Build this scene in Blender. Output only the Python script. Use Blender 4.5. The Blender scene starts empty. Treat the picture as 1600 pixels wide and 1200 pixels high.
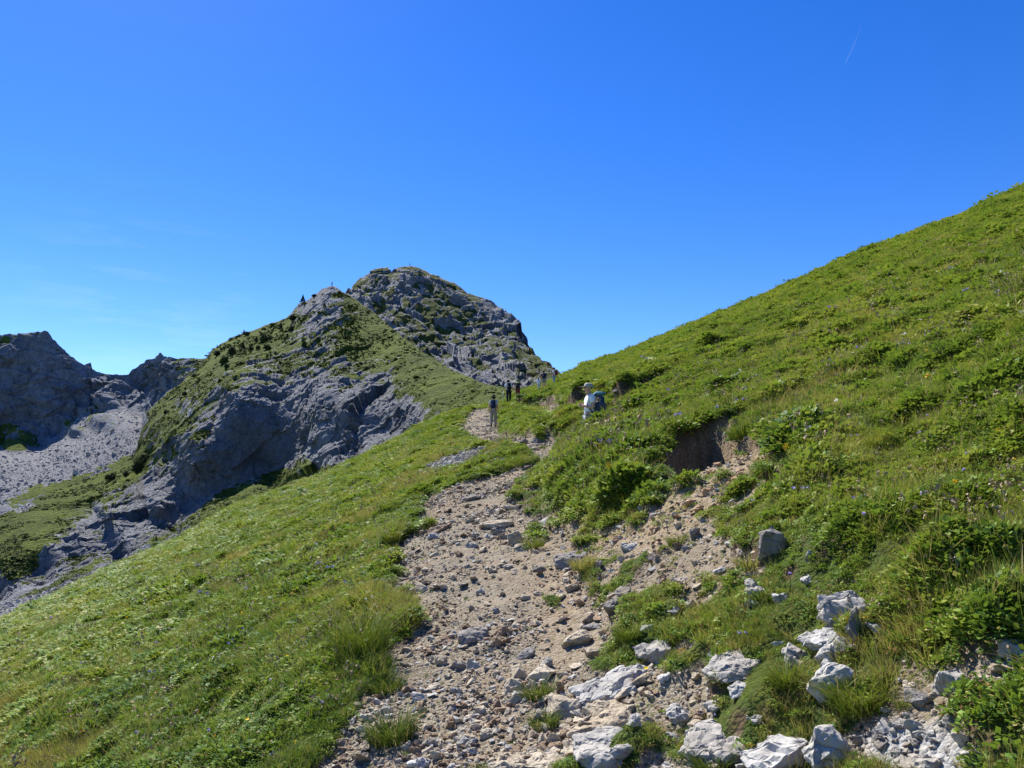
import bpy, bmesh, math, random
import numpy as np
from mathutils import Vector, Matrix, Euler

S = bpy.context.scene
col = S.collection
PI = math.pi
R = math.radians

# ------------------------------------------------------------------ camera
PITCH = R(7.6)
F = 1200.0                      # focal length in photo pixels (1600 wide)
cam_d = bpy.data.cameras.new('camera'); cam_d.sensor_width = 36.0; cam_d.lens = 36.0*F/1600.0
cam_d.clip_start = 0.05; cam_d.clip_end = 60000
cam = bpy.data.objects.new('camera', cam_d); col.objects.link(cam)
cam.location = (0, 0, 0); cam.rotation_euler = (PI/2+PITCH, 0, 0)
S.camera = cam

# ------------------------------------------------------------------ light
SUN_AZ, SUN_EL = R(-31), R(49)          # azimuth from +Y, negative = left of the view
sun_vec = Vector((math.sin(SUN_AZ)*math.cos(SUN_EL), math.cos(SUN_AZ)*math.cos(SUN_EL), math.sin(SUN_EL)))
w = bpy.data.worlds.new('World'); S.world = w; w.use_nodes = True
nt = w.node_tree; nt.nodes.clear()
sky = nt.nodes.new('ShaderNodeTexSky'); sky.sky_type = 'NISHITA'; sky.sun_disc = False
sky.sun_elevation = SUN_EL; sky.sun_rotation = SUN_AZ
sky.altitude = 2000; sky.air_density = 1.15; sky.dust_density = 0.3; sky.ozone_density = 4.0
hs = nt.nodes.new('ShaderNodeHueSaturation'); hs.inputs['Saturation'].default_value = 1.34; hs.inputs['Hue'].default_value = 0.517
bg = nt.nodes.new('ShaderNodeBackground'); bg.inputs['Strength'].default_value = 0.096
wo = nt.nodes.new('ShaderNodeOutputWorld')
nt.links.new(sky.outputs[0], hs.inputs['Color'])
# faint cirrus low on the left of the sky
def _wn(k, **kw):
    n_ = nt.nodes.new(k)
    for a_, b_ in kw.items(): n_.inputs[a_].default_value = b_
    return n_
tcw = nt.nodes.new('ShaderNodeTexCoord'); mpw = _wn('ShaderNodeMapping', Scale=(5, 5, 26), Rotation=(0, .12, 0)); nzw = _wn('ShaderNodeTexNoise', Scale=1.6, Detail=7, Roughness=.62)
nt.links.new(tcw.outputs['Generated'], mpw.inputs[0]); nt.links.new(mpw.outputs[0], nzw.inputs[0])
dst = nt.nodes.new('ShaderNodeVectorMath'); dst.operation = 'DISTANCE'; nt.links.new(tcw.outputs['Generated'], dst.inputs[0]); dst.inputs[1].default_value = (-.43, .88, .20)
mr1 = _wn('ShaderNodeMapRange', **{'From Min': .17, 'From Max': .02}); nt.links.new(dst.outputs['Value'], mr1.inputs[0])
mr2 = _wn('ShaderNodeMapRange', **{'From Min': .50, 'From Max': .72, 'To Max': .12}); nt.links.new(nzw.outputs[0], mr2.inputs[0])
mlw = nt.nodes.new('ShaderNodeMath'); mlw.operation = 'MULTIPLY'; nt.links.new(mr1.outputs[0], mlw.inputs[0]); nt.links.new(mr2.outputs[0], mlw.inputs[1])
mxw = nt.nodes.new('ShaderNodeMix'); mxw.data_type = 'RGBA'; nt.links.new(mlw.outputs[0], mxw.inputs[0]); nt.links.new(hs.outputs[0], mxw.inputs[6]); mxw.inputs[7].default_value = (6.0, 6.6, 7.0, 1)
nt.links.new(mxw.outputs[2], bg.inputs['Color']); nt.links.new(bg.outputs[0], wo.inputs['Surface'])
sl = bpy.data.lights.new('sun', 'SUN'); sl.energy = 5.0; sl.angle = R(0.53); sl.color = (1.0, 0.955, 0.88)
so = bpy.data.objects.new('sun', sl); col.objects.link(so); so.rotation_euler = sun_vec.to_track_quat('Z', 'Y').to_euler()
S.view_settings.view_transform = 'Standard'; S.view_settings.look = 'None'
S.view_settings.exposure = 1.0; S.view_settings.gamma = 1.0

rng = np.random.default_rng(7)
random.seed(7)

# ------------------------------------------------------------------ helpers
def tag(o, label=None, cat=None, group=None, kind=None):
    if label: o['label'] = label
    if cat: o['category'] = cat
    if group: o['group'] = group
    if kind: o['kind'] = kind
    return o
def empty(name, loc=(0, 0, 0), rz=0):
    o = bpy.data.objects.new(name, None); col.objects.link(o); o.location = loc; o.rotation_euler = (0, 0, rz); o.empty_display_size = .2
    return o
def link_mesh(name, me, mats=None, parent=None):
    o = bpy.data.objects.new(name, me); col.objects.link(o)
    for m in (mats if isinstance(mats, (list, tuple)) else [mats] if mats else []): me.materials.append(m)
    if parent: o.parent = parent
    return o
def np_mesh(name, V, Q, smooth=True):
    me = bpy.data.meshes.new(name)
    V = np.asarray(V, np.float32); Q = np.asarray(Q, np.int32); k = Q.shape[1]
    me.vertices.add(len(V)); me.vertices.foreach_set('co', V.ravel())
    me.loops.add(Q.size); me.loops.foreach_set('vertex_index', Q.ravel())
    me.polygons.add(len(Q)); me.polygons.foreach_set('loop_start', np.arange(len(Q), dtype=np.int32)*k)
    if smooth: me.polygons.foreach_set('use_smooth', np.ones(len(Q), bool))
    me.update(calc_edges=True)
    return me
def fattr(me, name, arr):
    a = me.attributes.new(name, 'FLOAT', 'POINT'); a.data.foreach_set('value', np.asarray(arr, np.float32).ravel())
def grid_quads(nr, nc, close=False):
    i = np.arange(nr-1)[:, None]; j = np.arange(nc if close else nc-1)[None, :]
    jn = (j+1) % nc
    a = i*nc+j; b = i*nc+jn; c = (i+1)*nc+jn; d = (i+1)*nc+j
    return np.stack([a, b, c, d], -1).reshape(-1, 4)
def sstep(x, a, b):
    t = np.clip((x-a)/(b-a), 0, 1); return t*t*(3-2*t)

# gradient noise, fractal
_perm = np.random.default_rng(3).permutation(256); _perm = np.concatenate([_perm, _perm, _perm])
_grad = np.random.default_rng(4).normal(size=(256, 3)); _grad /= np.linalg.norm(_grad, axis=1)[:, None]; _grad = _grad.astype(np.float32)
def noise3(x, y, z):
    x, y, z = [np.asarray(v, np.float32) for v in np.broadcast_arrays(x, y, z)]
    xi = np.floor(x).astype(np.int32); yi = np.floor(y).astype(np.int32); zi = np.floor(z).astype(np.int32)
    fx = x-xi; fy = y-yi; fz = z-zi
    ux = fx**3*(fx*(fx*6-15)+10); uy = fy**3*(fy*(fy*6-15)+10); uz = fz**3*(fz*(fz*6-15)+10)
    out = 0
    for dx in (0, 1):
        wx = ux if dx else 1-ux
        for dy in (0, 1):
            wy = uy if dy else 1-uy
            for dz in (0, 1):
                wz = uz if dz else 1-uz
                h = _perm[_perm[_perm[(xi+dx) & 255]+((yi+dy) & 255)]+((zi+dz) & 255)]
                g = _grad[h]
                out = out+wx*wy*wz*(g[..., 0]*(fx-dx)+g[..., 1]*(fy-dy)+g[..., 2]*(fz-dz))
    return out*1.6
def fbm(x, y, z, oct=4, lac=2.03, gain=.5):
    a = 1; s = 0; t = 0
    for k in range(oct):
        s = s+a*noise3(x+k*17.3, y-k*9.1, z+k*5.7); t += a; a *= gain; x = x*lac; y = y*lac; z = z*lac
    return s/t
def ridged(x, y, z, oct=4, lac=2.07, gain=.5):
    a = 1; s = 0; t = 0
    for k in range(oct):
        s = s+a*(1-2*np.abs(noise3(x+k*11.3, y-k*3.1, z+k*7.7))); t += a; a *= gain; x = x*lac; y = y*lac; z = z*lac
    return s/t

_fr = np.random.default_rng(11).uniform(-1, 1, (256, 4)).astype(np.float32); _fc = np.random.default_rng(12).uniform(0, 1, (256, 3)).astype(np.float32)
def facet(x, y, z, tilt=.9):
    """broken blocks: every Voronoi cell is a plane of its own height and tilt"""
    x, y, z = [np.asarray(v, np.float32) for v in np.broadcast_arrays(x, y, z)]
    xi = np.floor(x).astype(np.int32); yi = np.floor(y).astype(np.int32); zi = np.floor(z).astype(np.int32)
    best = np.full(x.shape, 1e9, np.float32); out = np.zeros(x.shape, np.float32)
    for dx in (-1, 0, 1):
        for dy in (-1, 0, 1):
            for dz in (-1, 0, 1):
                h = _perm[_perm[_perm[(xi+dx) & 255]+((yi+dy) & 255)]+((zi+dz) & 255)]
                c = _fc[h]; ax = x-(xi+dx+c[..., 0]); ay = y-(yi+dy+c[..., 1]); az = z-(zi+dz+c[..., 2])
                d = ax*ax+ay*ay+az*az; m = d < best
                r = _fr[h]; v = r[..., 0]*.6+tilt*(r[..., 1]*ax+r[..., 2]*ay+r[..., 3]*az)
                best = np.where(m, d, best); out = np.where(m, v, out)
    return out
# photo pixel -> ray (u = X/Y, e = Z/Y)
def ray(px, py):
    rx = (np.asarray(px, float)-800)/F; ry = (600-np.asarray(py, float))/F
    yd = math.cos(PITCH)-ry*math.sin(PITCH); z = math.sin(PITCH)+ry*math.cos(PITCH)
    return rx/yd, z/yd
def to_px(X, Y, Z):
    f = Y*math.cos(PITCH)+Z*math.sin(PITCH); v = -Y*math.sin(PITCH)+Z*math.cos(PITCH)
    f = np.maximum(f, .05)
    return 800+F*X/f, 600-F*v/f

def poly_sdf(X, Y, P):
    """signed distance to closed polygon, negative inside"""
    P = np.asarray(P, float); d = np.full(X.shape, 1e9); ins = np.zeros(X.shape, bool)
    n = len(P)
    for i in range(n):
        x0, y0 = P[i]; x1, y1 = P[(i+1) % n]; ex, ey = x1-x0, y1-y0
        L = ex*ex+ey*ey+1e-12
        t = np.clip(((X-x0)*ex+(Y-y0)*ey)/L, 0, 1)
        d = np.minimum(d, (X-x0-t*ex)**2+(Y-y0-t*ey)**2)
        if y0 != y1:
            c = ((y0 > Y) != (y1 > Y)) & (X < (x1-x0)*(Y-y0)/(y1-y0)+x0)
            ins ^= c
    d = np.sqrt(d)
    return np.where(ins, -d, d)
def line_dist(X, Y, P):
    """distance to an open polyline, side sign and fraction along"""
    P = np.asarray(P, float); d = np.full(X.shape, 1e9); sg = np.zeros(X.shape); fr = np.zeros(X.shape)
    for i in range(len(P)-1):
        x0, y0 = P[i]; x1, y1 = P[i+1]; ex, ey = x1-x0, y1-y0; L = ex*ex+ey*ey+1e-12
        t = np.clip(((X-x0)*ex+(Y-y0)*ey)/L, 0, 1)
        dd = (X-x0-t*ex)**2+(Y-y0-t*ey)**2; m = dd < d
        d = np.where(m, dd, d); sg = np.where(m, np.sign(ex*(Y-y0)-ey*(X-x0)), sg); fr = np.where(m, (i+t)/(len(P)-1), fr)
    return np.sqrt(d), sg, fr

# ------------------------------------------------------------------ materials
def newmat(name):
    m = bpy.data.materials.new(name); m.use_nodes = True; t = m.node_tree; t.nodes.clear()
    return m, t
class NB:
    def __init__(s, t): s.t = t
    def n(s, kind, **kw):
        nd = s.t.nodes.new(kind)
        for k, v in kw.items(): setattr(nd, k, v)
        return nd
    def l(s, a, b): s.t.links.new(a, b)
    def setin(s, nd, key, v):
        if v is None: return
        if isinstance(v, bpy.types.NodeSocket): s.l(v, nd.inputs[key])
        else: nd.inputs[key].default_value = v
    def noise(s, vec, scale, detail=6, rough=.55, dist=0, out='Fac'):
        nd = s.n('ShaderNodeTexNoise'); s.setin(nd, 'Vector', vec); nd.inputs['Scale'].default_value = scale
        nd.inputs['Detail'].default_value = detail; nd.inputs['Roughness'].default_value = rough; nd.inputs['Distortion'].default_value = dist
        return nd.outputs[out]
    def voro(s, vec, scale, feature='F1', out='Distance', rnd=1):
        nd = s.n('ShaderNodeTexVoronoi', feature=feature); s.setin(nd, 'Vector', vec); nd.inputs['Scale'].default_value = scale
        nd.inputs['Randomness'].default_value = rnd
        return nd.outputs[out]
    def ramp(s, fac, stops, interp='LINEAR'):
        nd = s.n('ShaderNodeValToRGB'); nd.color_ramp.interpolation = interp
        e = nd.color_ramp.elements
        while len(e) < len(stops): e.new(.5)
        for k, (p, c) in enumerate(stops):
            e[k].position = p; e[k].color = (*c, 1) if len(c) == 3 else c
        s.setin(nd, 'Fac', fac); return nd.outputs['Color']
    def rng(s, v, a, b, c=0, d=1, smooth=False):
        nd = s.n('ShaderNodeMapRange'); nd.interpolation_type = 'SMOOTHSTEP' if smooth else 'LINEAR'
        s.setin(nd, 'Value', v); nd.inputs['From Min'].default_value = a; nd.inputs['From Max'].default_value = b
        nd.inputs['To Min'].default_value = c; nd.inputs['To Max'].default_value = d
        return nd.outputs['Result']
    def mix(s, fac, a, b, mode='MIX'):
        nd = s.n('ShaderNodeMix', data_type='RGBA', blend_type=mode)
        s.setin(nd, 'Factor', fac)
        for i, v in ((6, a), (7, b)):
            if isinstance(v, bpy.types.NodeSocket): s.l(v, nd.inputs[i])
            else: nd.inputs[i].default_value = (*v, 1) if len(v) == 3 else v
        return nd.outputs[2]
    def math(s, op, a, b=None, c=None):
        nd = s.n('ShaderNodeMath', operation=op)
        for i, v in enumerate((a, b, c)):
            if v is None: continue
            if isinstance(v, bpy.types.NodeSocket): s.l(v, nd.inputs[i])
            else: nd.inputs[i].default_value = v
        return nd.outputs[0]
    def attr(s, name): return s.n('ShaderNodeAttribute', attribute_name=name).outputs['Fac']
    def map(s, vec, scale=(1, 1, 1), rot=(0, 0, 0)):
        nd = s.n('ShaderNodeMapping'); s.setin(nd, 'Vector', vec); nd.inputs['Scale'].default_value = scale; nd.inputs['Rotation'].default_value = rot
        return nd.outputs[0]
    def bump(s, h, strength, dist, normal=None):
        nd = s.n('ShaderNodeBump'); s.setin(nd, 'Height', h); nd.inputs['Strength'].default_value = strength; nd.inputs['Distance'].default_value = dist
        if normal is not None: s.l(normal, nd.inputs['Normal'])
        return nd.outputs[0]
    def out(s, shader):
        o = s.n('ShaderNodeOutputMaterial'); s.l(shader, o.inputs['Surface'])
    def bsdf(s, color, rough=.9, normal=None, spec=.2):
        b = s.n('ShaderNodeBsdfPrincipled'); s.setin(b, 'Roughness', rough); b.inputs['Specular IOR Level'].default_value = spec
        if isinstance(color, bpy.types.NodeSocket): s.l(color, b.inputs['Base Color'])
        else: b.inputs['Base Color'].default_value = (*color, 1)
        if normal is not None: s.l(normal, b.inputs['Normal'])
        return b.outputs[0]
def simple(name, c, rough=.8, nscale=40, var=.25, bump=.3, bd=.004):
    m, t = newmat(name); b = NB(t)
    p = b.n('ShaderNodeTexCoord').outputs['Object']
    n = b.noise(p, nscale, 4)
    cc = b.mix(b.rng(n, .3, .7), tuple(x*(1-var) for x in c), tuple(min(1, x*(1+var)) for x in c))
    b.out(b.bsdf(cc, rough, b.bump(n, bump, bd)))
    return m
# ------------------------------------------------------------------ near ground, as a height field over world X, Y
SKY_NEAR = [(-500, 1190), (0, 973), (78, 938), (156, 899), (281, 844), (375, 789), (437, 769), (500, 747), (600, 700), (630, 685), (660, 666), (695, 651),
            (740, 638), (770, 636), (782, 634), (791, 629), (804, 622), (821, 613), (839, 608), (860, 599), (882, 588), (915, 573), (980, 551), (1100, 503),
            (1225, 453), (1331, 404), (1350, 396), (1412, 375), (1506, 340), (1553, 316), (1600, 297), (2100, 90)]
_pu, _pe = ray([p[0] for p in SKY_NEAR], [p[1] for p in SKY_NEAR])
_Du = ray([-400, 0, 437, 740, 800, 860, 882, 1000, 1100, 1600, 2000], [800]*11)[0]
_Dv = np.array([40, 46, 62, 60, 62, 72, 74, 64, 56, 42, 38.])
SA, SB = .42, .13
def base_h(X, Y):
    Yc = np.maximum(Y, 1.0); u = np.clip(X/Yc, _pu[0], _pu[-1])
    e = np.interp(u, _pu, _pe); D = np.interp(u, _Du, _Dv)
    ds = e+1.6/D-(SA*u+SB)
    wgt = sstep(Y/D, .08, .95)
    z = -1.6+SA*X+SB*Y+Yc*ds*wgt
    # shallow dip of the slope between the near path and the hikers
    z = z-Y*.013*sstep(Y, 20, 32)*(1-sstep(Y, 42, 54))*np.exp(-(u/.12)**2)
    r = np.maximum((Y-D)/D, 0)
    z = z-Yc*(.55*r*r+.12*r)
    # beyond the frame the slope still rolls off
    far = np.hypot(X, Y); z = z-.004*np.maximum(np.abs(X)-45, 0)**2*.15
    return z
def path_xc(Y): return np.interp(Y, [0, 3.4, 5.5, 8.6, 11, 20, 42], [-.15, -.25, -.3, -.22, -.45, .6, -1.1])
man_xy = (1.93, 19.0)
def smooth_h(X, Y):
    z = base_h(X, Y)
    d = X-path_xc(Y)
    z = z-d*.27*np.exp(-(d/1.3)**4)*sstep(Y, -2, 1)*(1-sstep(Y, 13, 19))
    # trench of the upper trail where the man stands, and the mound before it
    td, _, fr = line_dist(X, Y, [(.7, 20.5), (1.35, 19.5), (2.0, 18.9), (3.0, 19.2), (4.2, 20.0)])
    dep = np.interp(fr, [0, .25, .5, .75, 1], [.05, .6, 1.12, .8, .1])
    z = z-dep*np.exp(-(td/.95)**2)
    z = z-.26*np.exp(-((X-1.9)/1.5)**2-((Y-14.6)/1.7)**2)
    return z
def unproj(px, py, H, n=700, y1=160):
    u, e = ray(px, py); u = np.atleast_1d(u); e = np.atleast_1d(e)
    ys = np.geomspace(1.2, y1, n)
    g = H(u[:, None]*ys[None, :], np.broadcast_to(ys, (len(u), n)))-e[:, None]*ys
    hit = g >= 0
    k = np.where(hit.any(1), hit.argmax(1), n-1); k = np.maximum(k, 1)
    r = np.arange(len(u)); g0, g1 = g[r, k-1], g[r, k]
    t = np.clip(-g0/(g1-g0+1e-12), 0, 1)
    Y = ys[k-1]+(ys[k]-ys[k-1])*t
    return np.stack([u*Y, Y], 1)
def W(pts): return unproj([p[0] for p in pts], [p[1] for p in pts], smooth_h)

PATH = W([(440, 1420), (480, 1240), (505, 1180), (540, 1135), (560, 1090), (590, 1070), (575, 1045), (600, 1015), (640, 1000), (655, 975), (615, 940), (597, 915), (615, 885), (608, 862), (640, 838),
          (668, 828), (650, 808), (662, 782), (690, 770), (735, 752), (790, 740), (828, 728), (842, 722), (835, 712), (800, 706), (768, 699), (742, 692), (718, 674), (728, 655), (738, 642), (762, 640),
          (768, 652), (786, 664), (782, 674), (806, 682), (842, 686), (872, 684), (885, 689), (868, 704), (864, 722), (850, 738), (822, 752), (806, 768), (808, 790), (835, 815),
          (842, 842), (868, 858), (893, 868), (905, 890), (925, 930), (945, 965), (985, 990), (955, 1020), (915, 1045), (905, 1075), (890, 1110), (895, 1150), (905, 1230), (920, 1420)])
TRAIL2 = W([(845, 690), (850, 668), (866, 652), (842, 640), (846, 630), (872, 628), (884, 636), (872, 655), (866, 672), (868, 690)])
STONY = W([(835, 745), (860, 790), (930, 835), (975, 825), (1000, 800), (1060, 775), (1080, 755), (1160, 745), (1150, 790), (1190, 812), (1225, 850), (1290, 890), (1300, 940), (1400, 975),
           (1480, 1040), (1600, 1020), (1700, 1420), (860, 1420), (880, 1000), (880, 880), (820, 830), (800, 780)])
SCREE1 = W([(650, 745), (672, 730), (705, 714), (768, 702), (764, 716), (735, 728), (715, 742), (680, 744)])
ORANGE = W([(930, 838), (1005, 800), (1050, 762), (1175, 742), (1180, 780), (1110, 812), (1050, 835), (1000, 862), (940, 870), (890, 860)])
HOLLOW = W([(1046, 762), (1034, 718), (1056, 704), (1080, 690), (1104, 676), (1140, 672), (1176, 688), (1200, 706), (1206, 734), (1160, 750), (1120, 752), (1095, 768)])
SAND = W([(800, 870), (850, 845), (895, 880), (925, 950), (955, 1005), (890, 1050), (850, 1100), (800, 1060), (850, 980)])
HOLLOW2 = W([(1190, 770), (1205, 735), (1235, 728), (1255, 745), (1235, 770)])
GRIT = W([(1330, 1140), (1420, 1120), (1500, 1135), (1530, 1180), (1500, 1230), (1380, 1230)])
STRIP = W([(190, 1000), (220, 985), (290, 960), (292, 966), (225, 992)])
SCARP = W([(770, 646), (800, 640), (835, 636), (855, 634), (875, 641), (905, 636), (935, 629), (975, 622), (1010, 608), (1035, 600)])
BUSH = [W(p) for p in ([(870, 700), (930, 680), (1000, 680), (1030, 692), (1025, 750), (990, 790), (930, 815), (860, 790), (850, 750), (880, 720)],
        [(1180, 690), (1240, 650), (1300, 700), (1290, 770), (1230, 790), (1190, 750)],
        [(1230, 870), (1290, 830), (1380, 840), (1340, 900), (1280, 900)],
        [(1450, 1010), (1520, 900), (1640, 870), (1640, 1240), (1540, 1240), (1490, 1120)],
        [(820, 640), (770, 648), (790, 680), (870, 690), (850, 655)],
        [(200, 950), (260, 925), (340, 905), (330, 920), (240, 960)])]

def masks(X, Y):
    """soil amount 0..1 (1 = bare), grey scree amount, orange soil amount, bushiness"""
    wob = .16*fbm(X*1.7, Y*1.7, 0*X, 4)*np.clip(Y/5, .6, 3)
    sp = poly_sdf(X, Y, PATH)+wob
    bare = 1-sstep(sp, -.07, .06)
    t2 = poly_sdf(X, Y, TRAIL2)+wob
    bare = np.maximum(bare, 1-sstep(t2, -.1, .1))
    st = poly_sdf(X, Y, STONY)+wob*1.5
    patch = fbm(X*1.25+4, Y*1.25, 0*X+2.2, 4)+.25*fbm(X*5, Y*5, 0*X, 2)
    near_path = np.exp(-np.maximum(sp, 0)/.55)
    mixed = sstep(-patch+near_path*.46-.27, -.10, .10)*(1-sstep(st, -.15, .1))
    bare = np.maximum(bare, mixed)
    og = 1-sstep(poly_sdf(X, Y, ORANGE)+wob, -.1, .25)
    bare = np.maximum(bare, og*sstep(-patch+.25, -.05, .08))
    sd_ = 1-sstep(poly_sdf(X, Y, SAND)+wob, -.15, .15); og = np.maximum(og, sd_*.45)
    ho = 1-sstep(poly_sdf(X, Y, HOLLOW)+wob*.3, -.03, .03)
    ho2 = 1-sstep(poly_sdf(X, Y, HOLLOW2)+wob*.3, -.03, .03)
    bare = np.maximum(bare, np.maximum(ho, ho2))
    gr = 1-sstep(poly_sdf(X, Y, SCREE1)+wob*2, -.15, .15)
    gr = np.maximum(gr, 1-sstep(poly_sdf(X, Y, GRIT)+wob*.5, -.05, .05))
    gr = np.maximum(gr, 1-sstep(poly_sdf(X, Y, STRIP)+wob, -.15, .15))
    bare = np.maximum(bare, gr)
    # turf islands inside the path edge
    isl = sstep(fbm(X*2.2+9, Y*2.2, 0*X+7, 3), .27, .34)*sstep(sp, -.45, -.1)
    bare = bare*(1-isl*(bare < 1.1)*(1-gr))
    bu = 0*X
    for P in BUSH: bu = np.maximum(bu, 1-sstep(poly_sdf(X, Y, P)+wob, -.2, .2))
    og = np.maximum(og, np.maximum(ho, ho2))
    return bare, gr, og, bu, sp
def full_h(X, Y):
    z = smooth_h(X, Y)
    bare, gr, og, bu, sp = masks(X, Y)
    turf = 1-bare
    dist = np.hypot(X, Y)
    edge = np.exp(-(np.maximum(np.abs(sp)-.1, 0)/.9)**2)
    z = z+turf*(.03+.055*edge*sstep(dist, 3, 7)+.03*np.clip((dist-8)/10, 0, 2))      # thickness of the sod
    rough = sstep(dist, 2, 14)
    side = sstep(X, -.5, 2)                                           # the uphill side is more broken
    tf = .35+.65*turf
    nA = fbm(X*.9, Y*.9, 0*X+3, 3); nB = fbm(X*2.4, Y*2.4, 0*X, 3)
    z = z+tf*((.09+.08*side)*nA+(.095+.09*side)*nB+.05*fbm(X*6, Y*6, 0*X, 2))
    z = z+tf*rough*.2*fbm(X*.35, Y*.35, 0*X+8, 3)
    z = z+bu*turf*(.08+.13*np.clip(fbm(X*2.1, Y*2.1, 0*X+1, 3), -1, 1))
    z = z+bare*.022*fbm(X*5, Y*5, 0*X, 4)
    eN = np.clip(.45+3.2*fbm(X*.8, Y*.8, 0*X+4, 2), 0, 1)*(1-sstep(dist, 12, 18))*(X < path_xc(Y))
    z = z+.11*eN*(sstep(sp, -.03, .03)-1)*np.exp(-np.maximum(-sp, 0)/.35)
    # hollow in the bank: floor cut back into the slope, steep back wall
    nH = fbm(X*4, Y*4, 0*X, 4)
    for P, dep in ((HOLLOW, .50), (HOLLOW2, .26)):
        sd = poly_sdf(X, Y, P)+.13*nH
        c = P.mean(0); up = ((X-c[0])*.6+(Y-c[1])*.8)
        z = z-dep*sstep(-sd, -.01, .16)*sstep(up, -.6, .3)
    # sod scarps of the upper trail
    d, sg, fr = line_dist(X, Y, SCARP)
    sdist = d*sg+.45*nA+.3*nB
    hgt = .50*sstep(fr, .02, .15)*(1-sstep(fr, .9, 1.0))*np.clip(.75+1.6*fbm(X*.6, Y*.6, 0*X, 2), .3, 1.1)
    z = z+hgt*sstep(sdist, -.10, .10)*np.exp(-np.maximum(sdist, 0)/3.0)-.15*hgt*np.exp(-(np.minimum(sdist, 0)/.6)**2)*(sdist < 0)
    # small sod steps across both slopes
    for (pts, hh) in LEDGES:
        x0, y0 = pts.min(0)-4; x1, y1 = pts.max(0)+4
        m = (X > x0) & (X < x1) & (Y > y0) & (Y < y1)
        if not m.any(): continue
        d, sg, fr = line_dist(X[m], Y[m], pts)
        sdist = d*sg+.5*nA[m]+.3*nB[m]
        z[m] += hh*np.sin(np.clip(fr, 0, 1)*PI)*sstep(sdist, -.08, .08)*np.exp(-np.maximum(sdist, 0)/1.0)
    return z, bare, gr, og, bu, sp
LEDGES = [(W(p), h) for p, h in (([(120, 992), (165, 975), (200, 955), (230, 945)], 0.17), ([(0, 1008), (20, 1000), (45, 988)], 0.17),
          ([(230, 925), (290, 905), (330, 890), (380, 870)], 0.11), ([(1180, 470), (1240, 462), (1290, 455)], 0.12), ([(1480, 376), (1520, 362), (1560, 350)], 0.17),
          ([(1290, 545), (1340, 525), (1400, 500)], 0.10), ([(1440, 520), (1500, 510), (1560, 520)], 0.12), ([(1560, 330), (1600, 318), (1640, 300)], 0.17),
          ([(1330, 404), (1350, 402), (1390, 396)], 0.15), ([(1130, 560), (1180, 556), (1230, 545)], 0.10), ([(960, 610), (1000, 600), (1060, 590)], 0.12))]

def ground_xyz(px, py):
    P = unproj(px, py, lambda X, Y: full_h(X, Y)[0], n=500, y1=100)
    return np.column_stack([P, full_h(P[:, 0], P[:, 1])[0]])
def zat(x, y): return float(full_h(np.array([float(x)]), np.array([float(y)]))[0][0])

#GRID
# fan-shaped grid around a point behind the viewer; dense where the ground is seen
C0 = (0.0, -3.0)
a_in = np.radians(np.linspace(-37, 39, 900))
a_out = np.radians(np.concatenate([np.linspace(40.5, 60, 22), np.linspace(63, 180-3, 30)]))
ang = np.concatenate([-a_out[::-1]-0.0, a_in, a_out, [PI]])
rad = np.concatenate([[.3, 1, 1.8, 2.4], np.geomspace(2.8, 150, 820)])
RR, AA = np.meshgrid(rad, ang, indexing='ij')
GX = C0[0]+RR*np.sin(AA); GY = C0[1]+RR*np.cos(AA)
GZ, g_bare, g_gr, g_og, g_bu, g_sp = full_h(GX, GY)
V = np.stack([GX, GY, GZ], -1)
dr = np.gradient(V, axis=0); da = np.gradient(V, axis=1)
N = np.cross(da, dr); N /= np.linalg.norm(N, axis=-1)[..., None]+1e-9; N *= np.sign(N[..., 2:3])
g_steep = 1-N[..., 2]
gm = np_mesh('ground', V.reshape(-1, 3), grid_quads(len(rad), len(ang), True)[:, ::-1])
fattr(gm, 'bare', g_bare); fattr(gm, 'grey', g_gr); fattr(gm, 'orange', g_og); fattr(gm, 'steep', g_steep); fattr(gm, 'bush', g_bu)
print('ground', len(gm.vertices))

GREEN_STOPS = [(.0, (.035, .080, .018)), (.25, (.080, .150, .022)), (.5, (.145, .215, .024)), (.75, (.225, .270, .030)), (1.0, (.36, .28, .055))]
def green_by_place(b, pos):
    """meadow colours that drift over the slope: deep green, fresh green, straw"""
    big = b.noise(pos, .22, 3, .5); mid = b.noise(pos, 1.3, 4, .6); fine = b.noise(pos, 9, 3, .6)
    f = b.math('ADD', b.math('MULTIPLY', big, .8), b.math('MULTIPLY', mid, .75)); f = b.math('ADD', f, b.math('MULTIPLY', fine, .35))
    return b.ramp(b.rng(f, .62, 1.28), GREEN_STOPS)
m_ground, t = newmat('meadow_ground'); b = NB(t)
pos = b.n('ShaderNodeNewGeometry').outputs['Position']
green = b.mix(.72, green_by_place(b, pos), (.022, .026, .010))
n1 = b.noise(pos, 3, 8, .6); n2 = b.noise(pos, 28, 6, .65); n3 = b.noise(pos, 1.1, 4)
dry = b.ramp(n1, [(.3, (.088, .070, .046)), (.5, (.145, .118, .080)), (.72, (.235, .195, .138))])
dry = b.mix(b.rng(n2, .35, .7), dry, (.265, .228, .165), 'MIX')
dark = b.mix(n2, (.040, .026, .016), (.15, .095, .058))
orange = b.mix(b.rng(n2, .3, .7), (.225, .152, .083), (.32, .25, .155))
grey = b.mix(b.rng(n2, .3, .7), (.20, .20, .19), (.42, .41, .385))
soil = b.mix(b.rng(n3, .45, .62, 0, .35), dry, (.25, .17, .10))
soil = b.mix(b.math('MULTIPLY', b.attr('orange'), .75), soil, orange)
soil = b.mix(b.attr('grey'), soil, grey)
base = b.mix(b.rng(b.math('ADD', b.attr('bare'), b.rng(n2, 0, 1, -.25, .25)), .35, .6), green, soil)
stp = b.rng(b.math('ADD', b.attr('steep'), b.rng(n2, 0, 1, -.12, .12)), .36, .52)
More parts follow.
